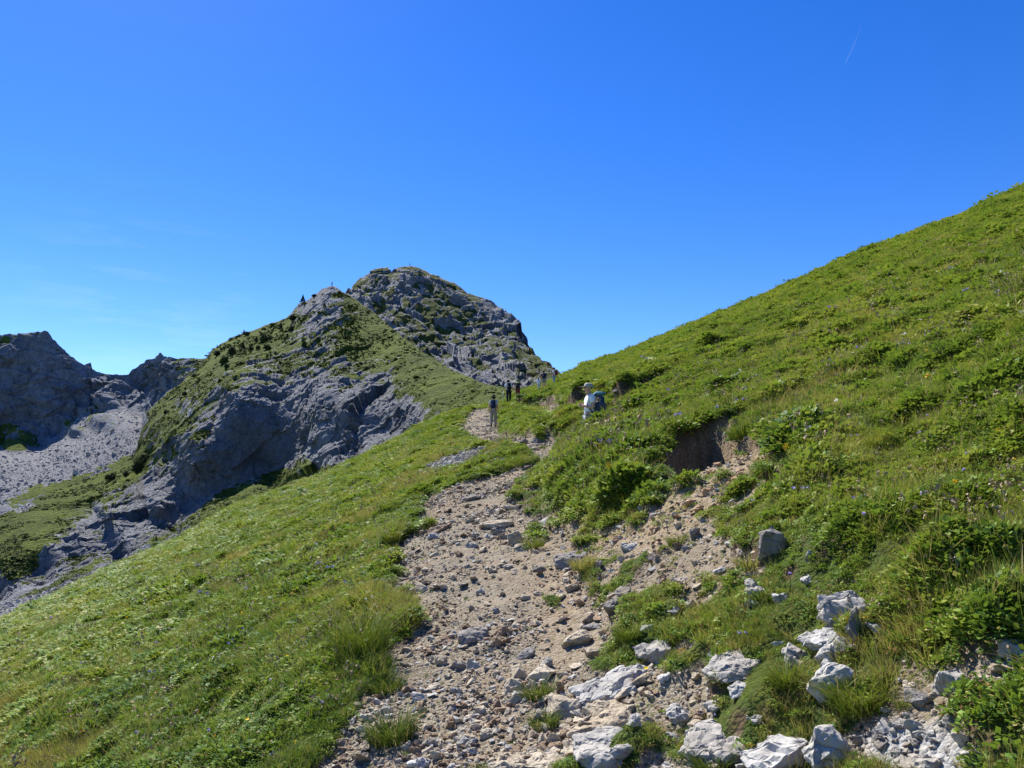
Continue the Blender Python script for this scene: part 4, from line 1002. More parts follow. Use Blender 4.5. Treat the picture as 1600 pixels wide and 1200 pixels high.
def leafy(n, spread, size, hgt, seed, dry=.04):
    rs = np.random.default_rng(seed); V = []; Q = []; T = []; Dr = []
    for i in range(n):
        a = rs.uniform(0, 2*PI); r = spread*math.sqrt(rs.uniform()); zc = hgt*(1-(r/spread)**2)*rs.uniform(.35, 1)+.004
        c = np.array([r*math.cos(a), r*math.sin(a), zc]); la = a+rs.normal(0, 1); s = size*rs.uniform(.6, 1.35)
        up = rs.uniform(.05, .9); d = np.array([math.cos(la)*math.cos(up), math.sin(la)*math.cos(up), math.sin(up)]); sd = np.array([-math.sin(la), math.cos(la), rs.normal(0, .25)])
        k = len(V); w_ = s*.34; nrm = np.array([0, 0, s*.12])
        V += [c, c+d*s*.45-sd*w_, c+d*s-nrm, c+d*s*.45+sd*w_]; T += [.2, .6, 1, .6]; Dr += [1. if rs.uniform() < dry else 0.]*4; Q.append((k, k+1, k+2, k+3))
    me = np_mesh('tuft_shape', V, Q, True); fattr(me, 'tip', T); fattr(me, 'dry', Dr); return me
M_RUST = blade_mat('rust_leaves', [(0, (.12, .05, .02)), (.5, (.25, .10, .03)), (1, (.40, .20, .05))], .3)
protos = []
for k in range(6): m_ = blades(42, .035, .10, .065, .0052, k, .9, .6); m_.materials.append(M_GRASS); protos.append(m_)          # 0-5
for k in range(5): m_ = leafy(56, .075, .027, .055, 20+k); m_.materials.append(M_LEAF); protos.append(m_)                          # 6-10
for k in range(3): m_ = blades(26, .08, .20, .05, .0034, 40+k, .7, .4, .35); m_.materials.append(M_GRASS); protos.append(m_)        # 11-13 tall
for k in range(2): m_ = blades(24, .06, .15, .05, .0036, 50+k, .9, .5, .3); m_.materials.append(M_STRAW); protos.append(m_)         # 14-15 straw
for k in range(2): m_ = blades(3, .22, .40, .05, .0030, 60+k, .5, .3, .6, 4); m_.materials.append(M_STRAW); protos.append(m_)       # 16-17 stalks
m_ = leafy(30, .05, .020, .04, 77); m_.materials.append(M_RUST); protos.append(m_)   # 18 reddened leaves
def headed(n, mat, seed, hgt, hs_, nb):
    rs = np.random.default_rng(seed); a = blades(n, hgt*.7, hgt, .05, .0024, seed, .45, .2, .5, 3)
    V = [v.co[:] for v in a.vertices]; Q = [tuple(p.vertices) for p in a.polygons]; tops = [V[i] for i in range(6, len(V), 8)][:n]
    k0 = len(Q)
    for tp in tops:
        for _ in range(nb):
            u_ = rs.normal(size=3); u_ /= np.linalg.norm(u_); v_ = np.cross(u_, rs.normal(size=3)); v_ /= np.linalg.norm(v_); k = len(V); c = np.array(tp)+rs.normal(0, hs_*.35, 3)
            V += [c-u_*hs_*.5, c+v_*hs_*.35, c+u_*hs_*.5, c-v_*hs_*.35]; Q.append((k, k+1, k+2, k+3))
    me = np_mesh('tuft_shape', V, Q, False); fattr(me, 'tip', np.full(len(V), .6)); fattr(me, 'dry', np.zeros(len(V)))
    me.materials.append(M_STRAW); me.materials.append(mat); mi = np.zeros(len(Q), np.int32); mi[k0:] = 1; me.polygons.foreach_set('material_index', mi); return me
M_SEED = simple('seed_heads', (.34, .25, .16)); M_LILAC = simple('lilac_heads', (.42, .36, .56)); M_PALE = simple('pale_heads', (.72, .70, .58)); M_GOLD = simple('gold_heads', (.75, .50, .03))
protos.append(headed(7, M_SEED, 81, .20, .014, 7)); protos.append(headed(2, M_LILAC, 82, .13, .016, 12)); protos.append(headed(3, M_PALE, 83, .13, .012, 8)); protos.append(headed(2, M_GOLD, 84, .10, .016, 9))   # 19-22
def scatter(n, r0, r1, pw):
    xs, ys, r = sample_fan(n, r0, r1, pw, -56, 60)
    u = xs/np.maximum(ys, .5); D = np.interp(u, _Du, _Dv)
    q = ys < D*1.12; xs, ys, r = xs[q], ys[q], r[q]
    zs, bare, gr, bu, sp, st, stp = lookup(xs, ys, (GZ, g_bare, g_gr, g_bu, g_sp, g_st, g_steep))
    st = 1-sstep(st, -.2, .3)
    pr = np.where(bare < .5, 1-.25*st, np.where(sp < 0, .06*np.exp(-np.abs(sp)/.3), .26*st))*(1-gr*.93)*(1-.95*sstep(stp, .44, .60))
    inrock = np.zeros(len(xs), bool)
    for (rx, ry, rr) in rock_xy: inrock |= (np.hypot(xs-rx, ys-ry) < rr*.62)
    pr = pr*np.clip(.95+2.4*fbm(xs*2.9, ys*2.9, 0*xs+5, 3), .06, 1)
    q = (rng.uniform(0, 1, len(xs)) < pr) & ~inrock
    xs, ys, zs, r, bare, bu, st, sp = [v[q] for v in (xs, ys, zs, r, bare, bu, st, sp)]
    ppx, ppy = to_px(xs, ys, zs)
    q = ((ppx > -80) & (ppx < 1690) & (ppy < 1330)) | ((rng.uniform(0, 1, len(xs)) < .62) & (ppx > -900) & (ppx < 2900) & (ppy < 1750))
    return [v[q] for v in (xs, ys, zs, r, bare, bu, st, sp)]
xs, ys, zs, r, bare, bu, st, sp = scatter(790000, 1.7, 80, .62)
lip = np.minimum(np.abs(poly_sdf(xs, ys, HOLLOW)-.04), np.abs(poly_sdf(xs, ys, HOLLOW2)-.04)); lip = 1-sstep(lip, .03, .12)
n = len(xs); q = rng.uniform(0, 1, n)
lp = .68+1.7*fbm(xs*.9+2, ys*.9, 0*xs+4, 3)+.7*bu+.15*sstep(r, 30, 10)
sp_ = .02+.42*sstep(fbm(xs*.5+8, ys*.5, 0*xs+1, 4), .10, .30)*(1+.8*(xs < 0)*(r > 7))+.22*st
idx = rng.integers(0, 6, n)
idx = np.where(q < lp, rng.integers(6, 11, n), idx)
q2 = rng.uniform(0, 1, n)
idx = np.where((q2 < sp_) & (bu < .5), rng.integers(14, 16, n), idx)
idx = np.where((q2 > .93), rng.integers(11, 14, n), idx)
idx = np.where((q2 > .9965) & (r < 14) & (bare < .3), rng.integers(16, 18, n), idx)
idx = np.where((bare > .5) & (rng.uniform(0, 1, n) < .4), rng.integers(14, 16, n), idx)
idx = np.where(rng.uniform(0, 1, n) < .004+.02*st, 18, idx)
q3 = rng.uniform(0, 1, n)*np.where(r > 20, 3, 1)
idx = np.where(q3 < .006, 19, idx); idx = np.where((q3 > .016) & (q3 < .0172), 20, idx); idx = np.where((q3 > .0185) & (q3 < .0197), 21, idx); idx = np.where((q3 > .0215) & (q3 < .0235), 22, idx)
lod = np.clip((r/5.5), 1, 20)**.49
s_ = lod*rng.uniform(.7, 1.35, n)*np.where(bare > .5, .45, 1)*(1-.35*st)*(1+.25*bu)*(1-np.interp(r, [6, 14], [.25, .6])*np.exp(-np.maximum(sp, 0)/np.interp(r, [6, 20], [.2, .6])))
s_ = s_*np.clip(.92+1.6*fbm(xs*1.6, ys*1.6, 0*xs+9, 4), .3, 1.85)
s_ = s_*(1-.1*lip)*np.interp(r, [3, 6.5], [.74, 1])
zsc = s_*np.interp(r, [10, 25, 50], [.95, .6, .42])*(1+.35*bu)
tilt = np.column_stack([rng.normal(0, .16, n), rng.normal(0, .16, n)-.25, 0*xs])
rot = np.column_stack([tilt[:, 0], tilt[:, 1], rng.uniform(0, 6.3, n)])
leafy_ = (idx >= 6) & (idx <= 10)
s_ = s_*np.where(leafy_, 1.0+.25*sstep(r, 4, 12), 1)
for nm, mk, lab in (('meadow_grass', ~leafy_, 'mixed green and straw-coloured alpine grass covering both slopes'), ('meadow_herbs', leafy_, 'small-leaved green herbs growing between the grass')):
    o = instance_cloud(nm, np.column_stack([xs, ys, zs-.006])[mk], rot[mk], np.column_stack([s_, s_, zsc])[mk], idx[mk], protos); tag(o, lab, 'grass' if nm == 'meadow_grass' else 'herbs', kind='stuff')
print('tufts', n)

# tussocks that stand out
TUS = [(566, 1030, 100, 100, 'G', 'tall bright green grass tussock at the left path edge, tips reddish'),
 (607, 1085, 62, 40, 'M', 'dark round grass tuft on bare soil left of the gravel, upper of two'),
 (612, 1168, 84, 60, 'M', 'rust-tipped round grass tuft on bare soil left of the gravel, lower of two'),
 (842, 1094, 58, 36, 'M', 'olive grass tuft in sandy soil beside the cream slab'),
 (852, 1140, 52, 30, 'M', 'low grass tuft below the olive one at the right side of the path'),
 (834, 858, 44, 22, 'M', 'dark tuft growing beside the row of upturned slabs'),
 (613, 850, 34, 24, 'M', 'small tuft overhanging the left edge of the upper path'),
 (1345, 1130, 100, 64, 'Y', 'yellow-green arching grass tussock above the hanging turf at lower right'),
 (1175, 892, 56, 34, 'R', 'rust-red and green cushion left of the notched grey rock'),
 (912, 900, 44, 30, 'R', 'orange-brown grass tuft at the edge of the reddish soil'),
 (1232, 1085, 60, 46, 'G', 'fresh green grass tuft left of the large white pointed rock'),
 (1060, 852, 40, 22, 'M', 'small dark cushion on the orange soil'),
 (1160, 700, 50, 30, 'G', 'grass hanging over the top lip of the dug-out hollow'),
 (985, 1010, 50, 34, 'G', 'fine green grass tuft left of the knobbly grey boulder'),
 (1115, 1215, 70, 50, 'G', 'bright grass tuft at the bottom edge left of the sharp-edged boulder'),
 (740, 1220, 50, 22, 'M', 'low tuft at the very bottom of the path'),
 (700, 690, 24, 12, 'R', 'rusty tuft beside the upper path near the lone walking woman'), (792, 690, 40, 16, 'M', 'dark hummock tuft right of the lone walking woman')]
gp = ground_xyz([t_[0] for t_ in TUS], [min(t_[1], 1240) for t_ in TUS])
for i, (px, py, wp, hp, ty, lab) in enumerate(TUS):
    x, y, z = gp[i]; d = y/F; wd = wp*d; h = hp*d
    nb = 620 if wp > 70 else 380
    me = blades(nb, h*.2, h*1.15, wd*.40, .0048 if y < 8 else .008, 700+i, 1.05, .85, {'G': .06, 'M': .16, 'Y': .12, 'R': .45}[ty], 4)
    o = link_mesh('grass_tussock', me, M_STRAW if ty in 'YR' and ty == 'R' else M_TUSS); yy = y+wd*.25
    o.location = (x*yy/y, yy, zat(x*yy/y, yy)-.01); o.rotation_euler = (0, -.15, 0); tag(o, lab, 'grass tuft')

# flowers
def pet(name, c, em=0):
    m, t = newmat(name); b = NB(t); tl = b.n('ShaderNodeBsdfTranslucent'); tl.inputs['Color'].default_value = (*c, 1)
    ms = b.n('ShaderNodeMixShader'); ms.inputs[0].default_value = .35; b.l(b.bsdf(c, .6), ms.inputs[1]); b.l(tl.outputs[0], ms.inputs[2]); b.out(ms.outputs[0]); return m
M_YEL = pet('yellow_petals', (.85, .62, .02)); M_VIO = pet('violet_petals', (.42, .34, .72)); M_STEM = pet('flower_stem', (.06, .11, .03))
def flower(mat, kind, seed):
    rs = np.random.default_rng(seed); bm = bmesh.new(); n = 12 if kind == 'y' else 22
    for k in range(n):
        a = 2*PI*k/n*(1 if kind == 'y' else 2.4); el = .25 if kind == 'y' else rs.uniform(-.2, 1.4); L = .013 if kind == 'y' else .011
        d = Vector((math.cos(a)*math.cos(el), math.sin(a)*math.cos(el), math.sin(el))); s = Vector((-math.sin(a), math.cos(a), 0))*.0035
        v = [bm.verts.new(p) for p in (Vector((0, 0, 0)), d*L*.6-s, d*L, d*L*.6+s)]; bm.faces.new(v)
    me = bpy.data.meshes.new('blossom'); bm.to_mesh(me); bm.free(); me.materials.append(mat); return me
bm = bmesh.new(); tube(bm, [(0, 0, 0), (.004, 0, .5), (0, 0, 1)], [.0018, .0014, .0012], 5); stem_me = bpy.data.meshes.new('stem'); bm.to_mesh(stem_me); bm.free(); stem_me.materials.append(M_STEM)
FL = [(1010, 1074, 'y', 'single yellow flower in the grass right of the largest pale boulder'), (434, 952, 'y', 'yellow flower highest up in the left meadow'), (404, 1018, 'y', 'yellow flower in the middle of the left meadow'),
 (448, 1046, 'y', 'larger yellow flower just left of the tall green tussock'), (422, 1084, 'v', 'pair-like violet blossom in the left meadow'), (347, 1114, 'v', 'pale violet blossom low in the left meadow'),
 (1351, 832, 'v', 'pale violet flower over a dark gap in the right meadow'), (1235, 926, 'v', 'violet flower among white stones on the bank'), (1072, 928, 'v', 'faint violet flowers on the stony slope'),
 (1340, 555, 'v', 'violet bloom high on the green slope'), (1405, 523, 'v', 'violet bloom further up the green slope'), (1508, 762, 'v', 'grey-violet bloom in the right meadow'), (1450, 668, 'v', 'small violet bloom above the right meadow hollow'), (385, 1150, 'y', 'yellow-orange blossom near the lower left corner path side'), (325, 1165, 'v', 'violet bloom near the lower left')]
gp = ground_xyz([t_[0] for t_ in FL], [min(t_[1], 1240) for t_ in FL])
fm = {'y': flower(M_YEL, 'y', 1), 'v': flower(M_VIO, 'v', 2)}
for i, (px, py, ty, lab) in enumerate(FL):
    x, y, z = gp[i]; r_ = empty('wildflower', (x, y, z)); tag(r_, lab, 'flower')
    H_ = .09*max(1, y/8); sc_ = max(1.0, y/5.5)
    s0 = bpy.data.objects.new('stem', stem_me); col.objects.link(s0); s0.parent = r_; s0.scale = (sc_, sc_, H_)
    b0 = bpy.data.objects.new('blossom', fm[ty]); col.objects.link(b0); b0.parent = r_; b0.location = (0, 0, H_); b0.scale = (sc_,)*3; b0.rotation_euler = (.5, 0, i)
# ------------------------------------------------------------------ hikers
def cloth(name, c, var=.12): return simple(name, c, .85, 30, var, .25, .006)
M_SKIN = simple('skin', (.52, .30, .21), .55, 20, .08, .1)
M_WHITE = cloth('white_cotton', (.80, .80, .82), .05); M_CREAM = cloth('cream_shirt', (.62, .58, .50)); M_BEIGE = cloth('beige_trousers', (.30, .26, .22))
M_NAVY = cloth('navy_cloth', (.020, .030, .075)); M_BLACK = cloth('black_cloth', (.018, .018, .022)); M_GREYB = cloth('blue_grey_pack', (.055, .085, .13))
M_TEAL = cloth('teal_cloth', (.10, .22, .26)); M_RED = cloth('dark_red_shorts', (.22, .035, .035)); M_OLIVE = cloth('olive_hat', (.11, .11, .05)); M_CAP = cloth('grey_beige_cap', (.36, .35, .29))
M_GREYT = cloth('pale_grey_trousers', (.26, .27, .32)); M_PGREEN = cloth('pale_green_cloth', (.42, .52, .30)); M_BLUE = cloth('pale_blue_shirt', (.25, .36, .48))
M_HAIRD = cloth('dark_hair', (.02, .014, .01)); M_HAIRG = cloth('grey_beard', (.55, .52, .48)); M_BOOT = cloth('boot_leather', (.05, .035, .028)); M_POLE = simple('pole_metal', (.75, .78, .72), .35); M_EYE = simple('eye', (.03, .02, .02), .3)
def skin_obj(name, J, E, mat, parent, sub=2, grow=0.):
    ks = list(J); me = bpy.data.meshes.new(name)
    me.from_pydata([J[k][:3] for k in ks], [(ks.index(a), ks.index(c)) for a, c in E], [])
    o = link_mesh(name, me, mat, parent)
    md = o.modifiers.new('skin', 'SKIN'); md.use_smooth_shade = True
    if not me.skin_vertices: bpy.context.view_layer.objects.active = o
    sv = me.skin_vertices[0].data
    for i, k in enumerate(ks):
        r = J[k][3]+grow; ry = (J[k][4]+grow) if len(J[k]) > 4 else r
        sv[i].radius = (r, ry); sv[i].use_root = (i == 0)
    sb = o.modifiers.new('sub', 'SUBSURF'); sb.levels = sub; sb.render_levels = sub
    return o
def lerp(a, b, t): return tuple(a[i]+(b[i]-a[i])*t for i in range(3))
def soft_box(name, dims, loc, mat, parent, taper=.85, rot=0):
    bm = bmesh.new(); bmesh.ops.create_cube(bm, size=1)
    for v in bm.verts:
        k = taper if v.co.z > 0 else 1
        v.co = Vector((v.co.x*dims[0]*k, v.co.y*dims[1]*k, v.co.z*dims[2]))
    bmesh.ops.bevel(bm, geom=bm.edges[:], offset=min(dims)*.28, segments=3, affect='EDGES')
    o = bm_obj(name, bm, mat, parent); o.location = loc; o.rotation_euler = (rot, 0, 0); return o
def backpack(par, mat, lidmat, off=(0, -.235, 1.22), dims=(.33, .22, .52), lean=0):
    bp = soft_box('backpack', dims, off, mat, par, .86, lean)
    soft_box('top_lid', (dims[0]*.95, dims[1]*1.0, .10), (0, -.01, dims[2]*.5), lidmat, bp, .8)
    soft_box('front_pocket', (dims[0]*.7, .08, dims[2]*.45), (0, -dims[1]*.5, -dims[2]*.16), mat, bp, .85)
    for s in (-1, 1):
        bm = bmesh.new(); tube(bm, [(s*.10, .06, .20), (s*.115, .17, .24), (s*.13, .30, .14), (s*.14, .33, -.02), (s*.15, .24, -.16), (s*.14, .10, -.20)], [.02, .024, .024, .02, .016, .014], 6)
        bm_obj('strap', bm, mat, bp)
    return bp
def hat(par, kind, mat, at, tilt=0, yaw=0):
    bm = bmesh.new(); n = 20
    prof = {'brim': [(.005, .115), (.06, .110), (.092, .075), (.104, .02), (.108, .0), (.20, -.018), (.205, -.022), (.105, -.012)],
            'cap': [(.005, .095), (.06, .088), (.092, .062), (.104, .02), (.108, -.02), (.102, -.02)],
            'hair': [(.005, .112), (.06, .106), (.092, .08), (.104, .03), (.106, -.03), (.098, -.07), (.07, -.09)]}[kind]
    rings = []
    for r, z in prof: rings.append([bm.verts.new((r*math.cos(2*PI*k/n), r*1.12*math.sin(2*PI*k/n), z)) for k in range(n)])
    for a, c in zip(rings, rings[1:]):
        for k in range(n): bm.faces.new((a[k], a[(k+1) % n], c[(k+1) % n], c[k]))
    if kind == 'cap':
        ed = []
        for k in range(9):
            a = R(25+k*130/8); x, y = .106*math.cos(a), .115*math.sin(a)
            ed.append((bm.verts.new((x, y, .004)), bm.verts.new((x*1.02, y+.17*math.sin((a-R(25))/R(130)*PI)**.6+.002, -.012)), bm.verts.new((x, y, -.006))))
        for p, q in zip(ed, ed[1:]):
            bm.faces.new((p[0], p[1], q[1], q[0])); bm.faces.new((p[1], p[2], q[2], q[1]))
    if kind == 'hair':
        for v in bm.verts:
            if v.co.y > .05 and v.co.z < .05: v.co.z = .05
    o = bm_obj('hat' if kind != 'hair' else 'hair', bm, mat, par); o.location = at; o.rotation_euler = (tilt, 0, yaw); return o
def person(loc, rz, H=1.75, lean=.0, arms='down', stride=0., shirt=M_WHITE, trousers=M_BEIGE, shorts=False, hatk=('cap', M_CAP), pack=None, sleeve='short', belly=0., beard=False, pole=None, look=0., label='', group=None):
    root = empty('person', loc, rz); root.scale = (H/1.75,)*3
    def L(x, y, z): return (x, y+lean*max(0, z-.9), z-.12*lean*max(0, z-.9))      # forward lean above the hips
    J = {'pelvis': (*L(0, 0, .95), .13, .10), 'belly': (*L(0, .015+belly, 1.08), .125+belly, .105+belly), 'chest': (*L(0, 0, 1.28), .15, .11), 'neckbase': (*L(0, -.01, 1.44), .075), 'neck': (*L(0, .01, 1.51), .055),
         'jaw': (*L(0, .045, 1.575), .066), 'head': (*L(0, .03, 1.64), .084, .094), 'crown': (*L(0, .02, 1.70), .075), 'nose': (*L(0, .128, 1.625), .013)}
    E = [('pelvis', 'belly'), ('belly', 'chest'), ('chest', 'neckbase'), ('neckbase', 'neck'), ('neck', 'jaw'), ('jaw', 'head'), ('head', 'crown'), ('head', 'nose')]
    for s, q in ((-1, 'l'), (1, 'r')):
        st = stride*s
        J['ear'+q] = (*L(s*.098, .02, 1.63), .016); E.append(('head', 'ear'+q))
        sh = L(s*.175, -.01, 1.41)
        if arms == 'down': el = (s*.235, sh[1]-.02-st*.35, 1.14); wr = (s*.25, el[1]+.08, .90)
        elif arms == 'chest': el = (s*.225, sh[1]-.03, 1.13); wr = (s*.085, sh[1]+.17, 1.20+.02*s)
        elif arms == 'out': el = (s*.33, sh[1]+.06, 1.20); wr = (s*.44, sh[1]+.20, 1.02)
        elif arms == 'pole': el = (s*.255, sh[1]+.02, 1.14); wr = (s*.29, sh[1]+.25, 1.08)
        hd = Vector(wr)-Vector(el); hd.normalize()
        J['sh'+q] = (*sh, .062); J['el'+q] = (*el, .043); J['wr'+q] = (*wr, .029)
        pl = Vector(wr)+hd*.055; J['pa'+q] = (*pl, .036, .02)
        E += [('chest', 'sh'+q), ('sh'+q, 'el'+q), ('el'+q, 'wr'+q), ('wr'+q, 'pa'+q)]
        side = hd.cross(Vector((s, .3, 0))).normalized() if abs(hd.x) < .8 else Vector((0, 0, 1)); cur = Vector((-s, 0, 0)) if abs(hd.x) < .8 else Vector((0, -1, 0))
        for f in range(4):
            b0 = pl+hd*.035+side*(.027-.018*f); m0 = b0+hd*(.035-.004*abs(f-1.5))+cur*.008; e0 = m0+hd*.014+cur*.026
            J['f%d%s' % (f, q)] = (*b0, .0095); J['g%d%s' % (f, q)] = (*m0, .0085); J['h%d%s' % (f, q)] = (*e0, .007)
            E += [('pa'+q, 'f%d%s' % (f, q)), ('f%d%s' % (f, q), 'g%d%s' % (f, q)), ('g%d%s' % (f, q), 'h%d%s' % (f, q))]
        t0 = Vector(wr)+hd*.03+side*.035; t1 = t0+hd*.03+side*.012+cur*.02
        J['t'+q] = (*t0, .011); J['u'+q] = (*t1, .009); E += [('wr'+q, 't'+q), ('t'+q, 'u'+q)]
        hp = (s*.092, 0, .90); kn = (s*.10, .04+st*.22, .50+abs(st)*.02); an = (s*.105, -.01+st*.42-(.10*abs(st) if st < 0 else 0), .10+(.05 if st < 0 else 0))
        J['hp'+q] = (*hp, .09); J['kn'+q] = (*kn, .06); J['ca'+q] = (*lerp(kn, an, .35), .058); J['an'+q] = (*an, .042); J['to'+q] = (an[0]+s*.01, an[1]+.15, an[2]-.055, .036)
        E += [('pelvis', 'hp'+q), ('hp'+q, 'kn'+q), ('kn'+q, 'ca'+q), ('ca'+q, 'an'+q), ('an'+q, 'to'+q)]
    skin_obj('body', J, E, M_SKIN, root, 2)
    g = .016
    SJ = {'chest': J['chest'], 'belly': J['belly'], 'hem': (*lerp(J['pelvis'], J['belly'], -.35), .14, .12), 'neckbase': (*lerp(J['neckbase'], J['neck'], -.1), .07)}
    SE = [('chest', 'belly'), ('belly', 'hem'), ('chest', 'neckbase')]
    for q in 'lr':
        SJ['sh'+q] = (*J['sh'+q][:3], .068); SJ['up'+q] = (*lerp(J['sh'+q], J['el'+q], .62), .058); SE += [('chest', 'sh'+q), ('sh'+q, 'up'+q)]
        if sleeve == 'long': SJ['el'+q] = (*J['el'+q][:3], .048); SJ['wr'+q] = (*lerp(J['el'+q], J['wr'+q], .92), .038); SE += [('up'+q, 'el'+q), ('el'+q, 'wr'+q)]
    skin_obj('shirt', SJ, SE, shirt, root, 2, g)
    TJ = {'pelvis': (0, 0, .97, .135, .11)}; TE = []
    for q in 'lr':
        TJ['hp'+q] = (*J['hp'+q][:3], .096); kn, an = J['kn'+q], J['an'+q]
        if shorts: TJ['kn'+q] = (*lerp(J['hp'+q], kn, .80), .088); TE += [('pelvis', 'hp'+q), ('hp'+q, 'kn'+q)]
        else: TJ['kn'+q] = (*kn[:3], .074); TJ['an'+q] = (*lerp(kn, an, .92), .062); TE += [('pelvis', 'hp'+q), ('hp'+q, 'kn'+q), ('kn'+q, 'an'+q)]
    skin_obj('shorts' if shorts else 'trousers', TJ, TE, trousers, root, 2, .008)
    for q in 'lr':
        an = J['an'+q]; BJ = {'a': (an[0], an[1], an[2]+.06, .052), 'b': (an[0], an[1]+.0, an[2]-.03, .056), 'c': (J['to'+q][0], J['to'+q][1]+.01, J['to'+q][2], .048)}
        skin_obj('boot', BJ, [('a', 'b'), ('b', 'c')], M_BOOT, root, 2)
    hc = Vector(J['head'][:3])
    for s in (-1, 1):
        bm = bmesh.new(); bmesh.ops.create_uvsphere(bm, u_segments=8, v_segments=6, radius=.012); e_ = bm_obj('eye', bm, M_EYE, root); e_.location = (s*.035, hc.y+.088, hc.z-.002)
    bm = bmesh.new(); tube(bm, [(-.025, hc.y+.082, hc.z-.062), (0, hc.y+.094, hc.z-.064), (.025, hc.y+.082, hc.z-.062)], [.004, .006, .004], 6); bm_obj('mouth', bm, simple('lips', (.30, .12, .10)), root)
    if beard: skin_obj('beard', {'a': (*L(0, .075, 1.555), .058, .045), 'b': (*L(0, .06, 1.535), .045)}, [('a', 'b')], M_HAIRG, root, 2)
    if hatk: hat(root, hatk[0], hatk[1], L(0, .02, 1.67), -lean*.6+(.06 if hatk[0] == 'cap' else 0))
    if hatk and hatk[0] != 'hair' and not beard: hat(root, 'hair', M_HAIRD if not beard else M_HAIRG, L(0, .008, 1.655), -lean*.6)
    if pack: backpack(root, pack[0], pack[1], L(0, -.235, 1.22), pack[2] if len(pack) > 2 else (.33, .22, .52), -lean*.8)
    tag(root, label, 'person', group)
    if pole:
        pr = J['wr'+pole]; rr = Matrix.Rotation(rz, 3, 'Z'); k = H/1.75
        base_ = Vector(loc)+rr @ (Vector((pr[0]*1.35, pr[1]+.12, -.02))*k); top = Vector(loc)+rr @ (Vector((pr[0], pr[1]+.03, pr[2]+.04))*k)
        p_ = empty('trekking_pole', base_); d = top-base_
        bm = bmesh.new(); tube(bm, [(0, 0, 0), tuple(d*.5), tuple(d)], [.010, .014, .016], 8); bm_obj('shaft', bm, M_POLE, p_)
        bm = bmesh.new(); tube(bm, [tuple(d*.93), tuple(d*1.04)], [.02, .018], 8); bm_obj('grip', bm, M_BLACK, p_)
        bm = bmesh.new(); tube(bm, [tuple(d*.055), tuple(d*.065)], [.04, .04], 10); bm_obj('basket', bm, M_BLACK, p_)
        tag(p_, 'pale trekking pole held by the hiker left of the pair on the path', 'trekking pole')
    return root
FEET = [(771, 668), (795, 633), (809, 625), (842, 612), (850, 609), (866, 603)]
fp = ground_xyz([a[0] for a in FEET], [a[1] for a in FEET])
print('feet', np.round(fp, 2).tolist())
mz = zat(*man_xy); print('man ground', mz, 'hat px', to_px(man_xy[0], man_xy[1], mz+1.79), 'mound', to_px(1.9, 14.4, zat(1.9, 14.4)))
person((man_xy[0], man_xy[1], mz), R(100), 1.78, .0, 'chest', 0, M_WHITE, M_GREYT, False, ('cap', M_CAP), (M_GREYB, M_TEAL, (.36, .27, .56)), belly=.012, beard=True, label='man in white T-shirt and pale cap facing left, big blue-grey backpack')
def walker(i, hpx, **kw):
    x, y, z = fp[i]; h = hpx*y/F/.97; print('walker', i, 'distance %.1f height %.2f' % (y, h))
    return person((x, y, z-.02), H=h, **kw)
walker(0, 50, rz=R(-4), stride=.22, shirt=M_CREAM, trousers=M_BEIGE, hatk=('brim', M_OLIVE), pack=(M_NAVY, M_GREYB, (.30, .20, .42)), label='lone hiker seen from behind in beige trousers, olive hat and small navy backpack')
walker(1, 40, rz=R(8), stride=.3, lean=.35, arms='pole', shirt=M_WHITE, trousers=M_BLACK, hatk=('cap', M_NAVY), pack=(M_BLACK, M_GREYB, (.29, .24, .46)), pole='l', label='hiker in white shirt, large black backpack and dark trousers, leaning on a pole')
walker(2, 34, rz=R(-8), stride=-.25, lean=.2, arms='out', shirt=M_BLACK, trousers=M_RED, shorts=True, hatk=('brim', M_PGREEN), pack=(M_BLACK, M_PGREEN, (.32, .22, .46)), label='hiker in dark red shorts and pale green hat beside the pole user')
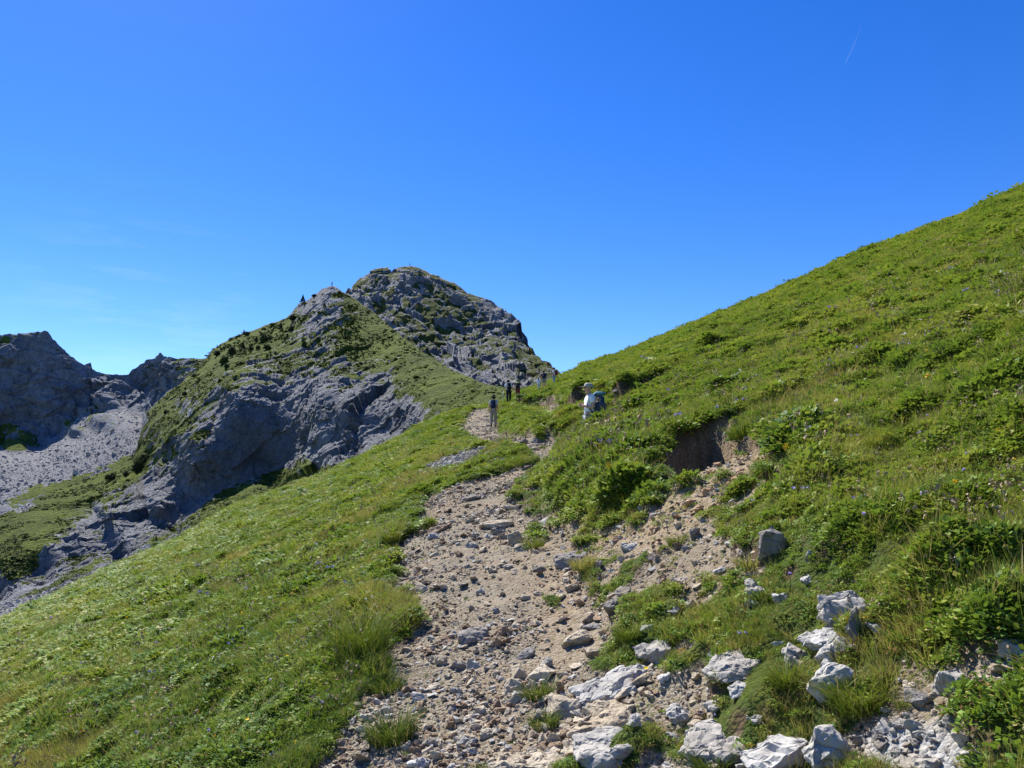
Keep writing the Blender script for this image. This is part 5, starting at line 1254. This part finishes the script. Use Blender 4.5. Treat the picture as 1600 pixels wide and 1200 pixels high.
walker(3, 22, rz=R(20), stride=.2, lean=.2, shirt=M_WHITE, trousers=M_CREAM, hatk=('cap', M_WHITE), label='small child in white shirt and white cap climbing beside an adult')
walker(4, 31, rz=R(5), stride=.2, lean=.2, shirt=M_BLACK, trousers=M_BEIGE, shorts=True, hatk=('brim', M_CAP), pack=(M_NAVY, M_BLACK, (.30, .2, .4)), label='hiker in black top and wide pale hat just behind the small child')
walker(5, 28, rz=R(60), stride=.15, shirt=M_WHITE, trousers=M_BLUE, hatk=('hair', M_HAIRD), pack=(M_RED, M_BLACK, (.30, .2, .42)), label='bare-headed dark-haired hiker in white top, topmost on the trail against the sky')
# figures on the far skyline
for (PXm, PYm, VVm, nr_, x, y, h, lab) in ((PXA, PYA, VA, 620, 519, 446, 7, 'tiny distant figure standing on top of the pointed front peak'), (PXA, PYA, VA, 620, 381, 523, 9, 'tiny distant figure upright on the grassy skyline beside a dark bush'), (PXB, PYB, VB, 420, 640, 418, 6, 'tiny distant figure on the highest summit behind')):
    p = surf_at(PXm, PYm, VVm, nr_, x, y); hh = min(h*p.y/F, 2.6)
    person((p.x, p.y, p.z-.1), R(30), hh, shirt=M_NAVY, trousers=M_BLACK, hatk=('hair', M_HAIRD), label=lab)

# short contrail high on the right, far beyond the slopes
def far_pt(px, py, Y): u, e = ray(px, py); return (float(u)*Y, Y, float(e)*Y)
m_con, t = newmat('contrail_ice'); b = NB(t); tr_ = b.n('ShaderNodeBsdfTransparent'); df = b.n('ShaderNodeBsdfDiffuse'); df.inputs['Color'].default_value = (.9, .9, .9, 1)
ms = b.n('ShaderNodeMixShader'); ms.inputs[0].default_value = .05; b.l(tr_.outputs[0], ms.inputs[1]); b.l(df.outputs[0], ms.inputs[2]); b.out(ms.outputs[0])
bm = bmesh.new(); tube(bm, [far_pt(1321, 97, 9000), far_pt(1328, 84, 9100), far_pt(1336, 66, 9200), far_pt(1346, 40, 9300)], [7, 9, 7, 2], 8)
tag(bm_obj('contrail', bm, m_con), 'short faint white contrail streak high in the blue sky at upper right', 'contrail')
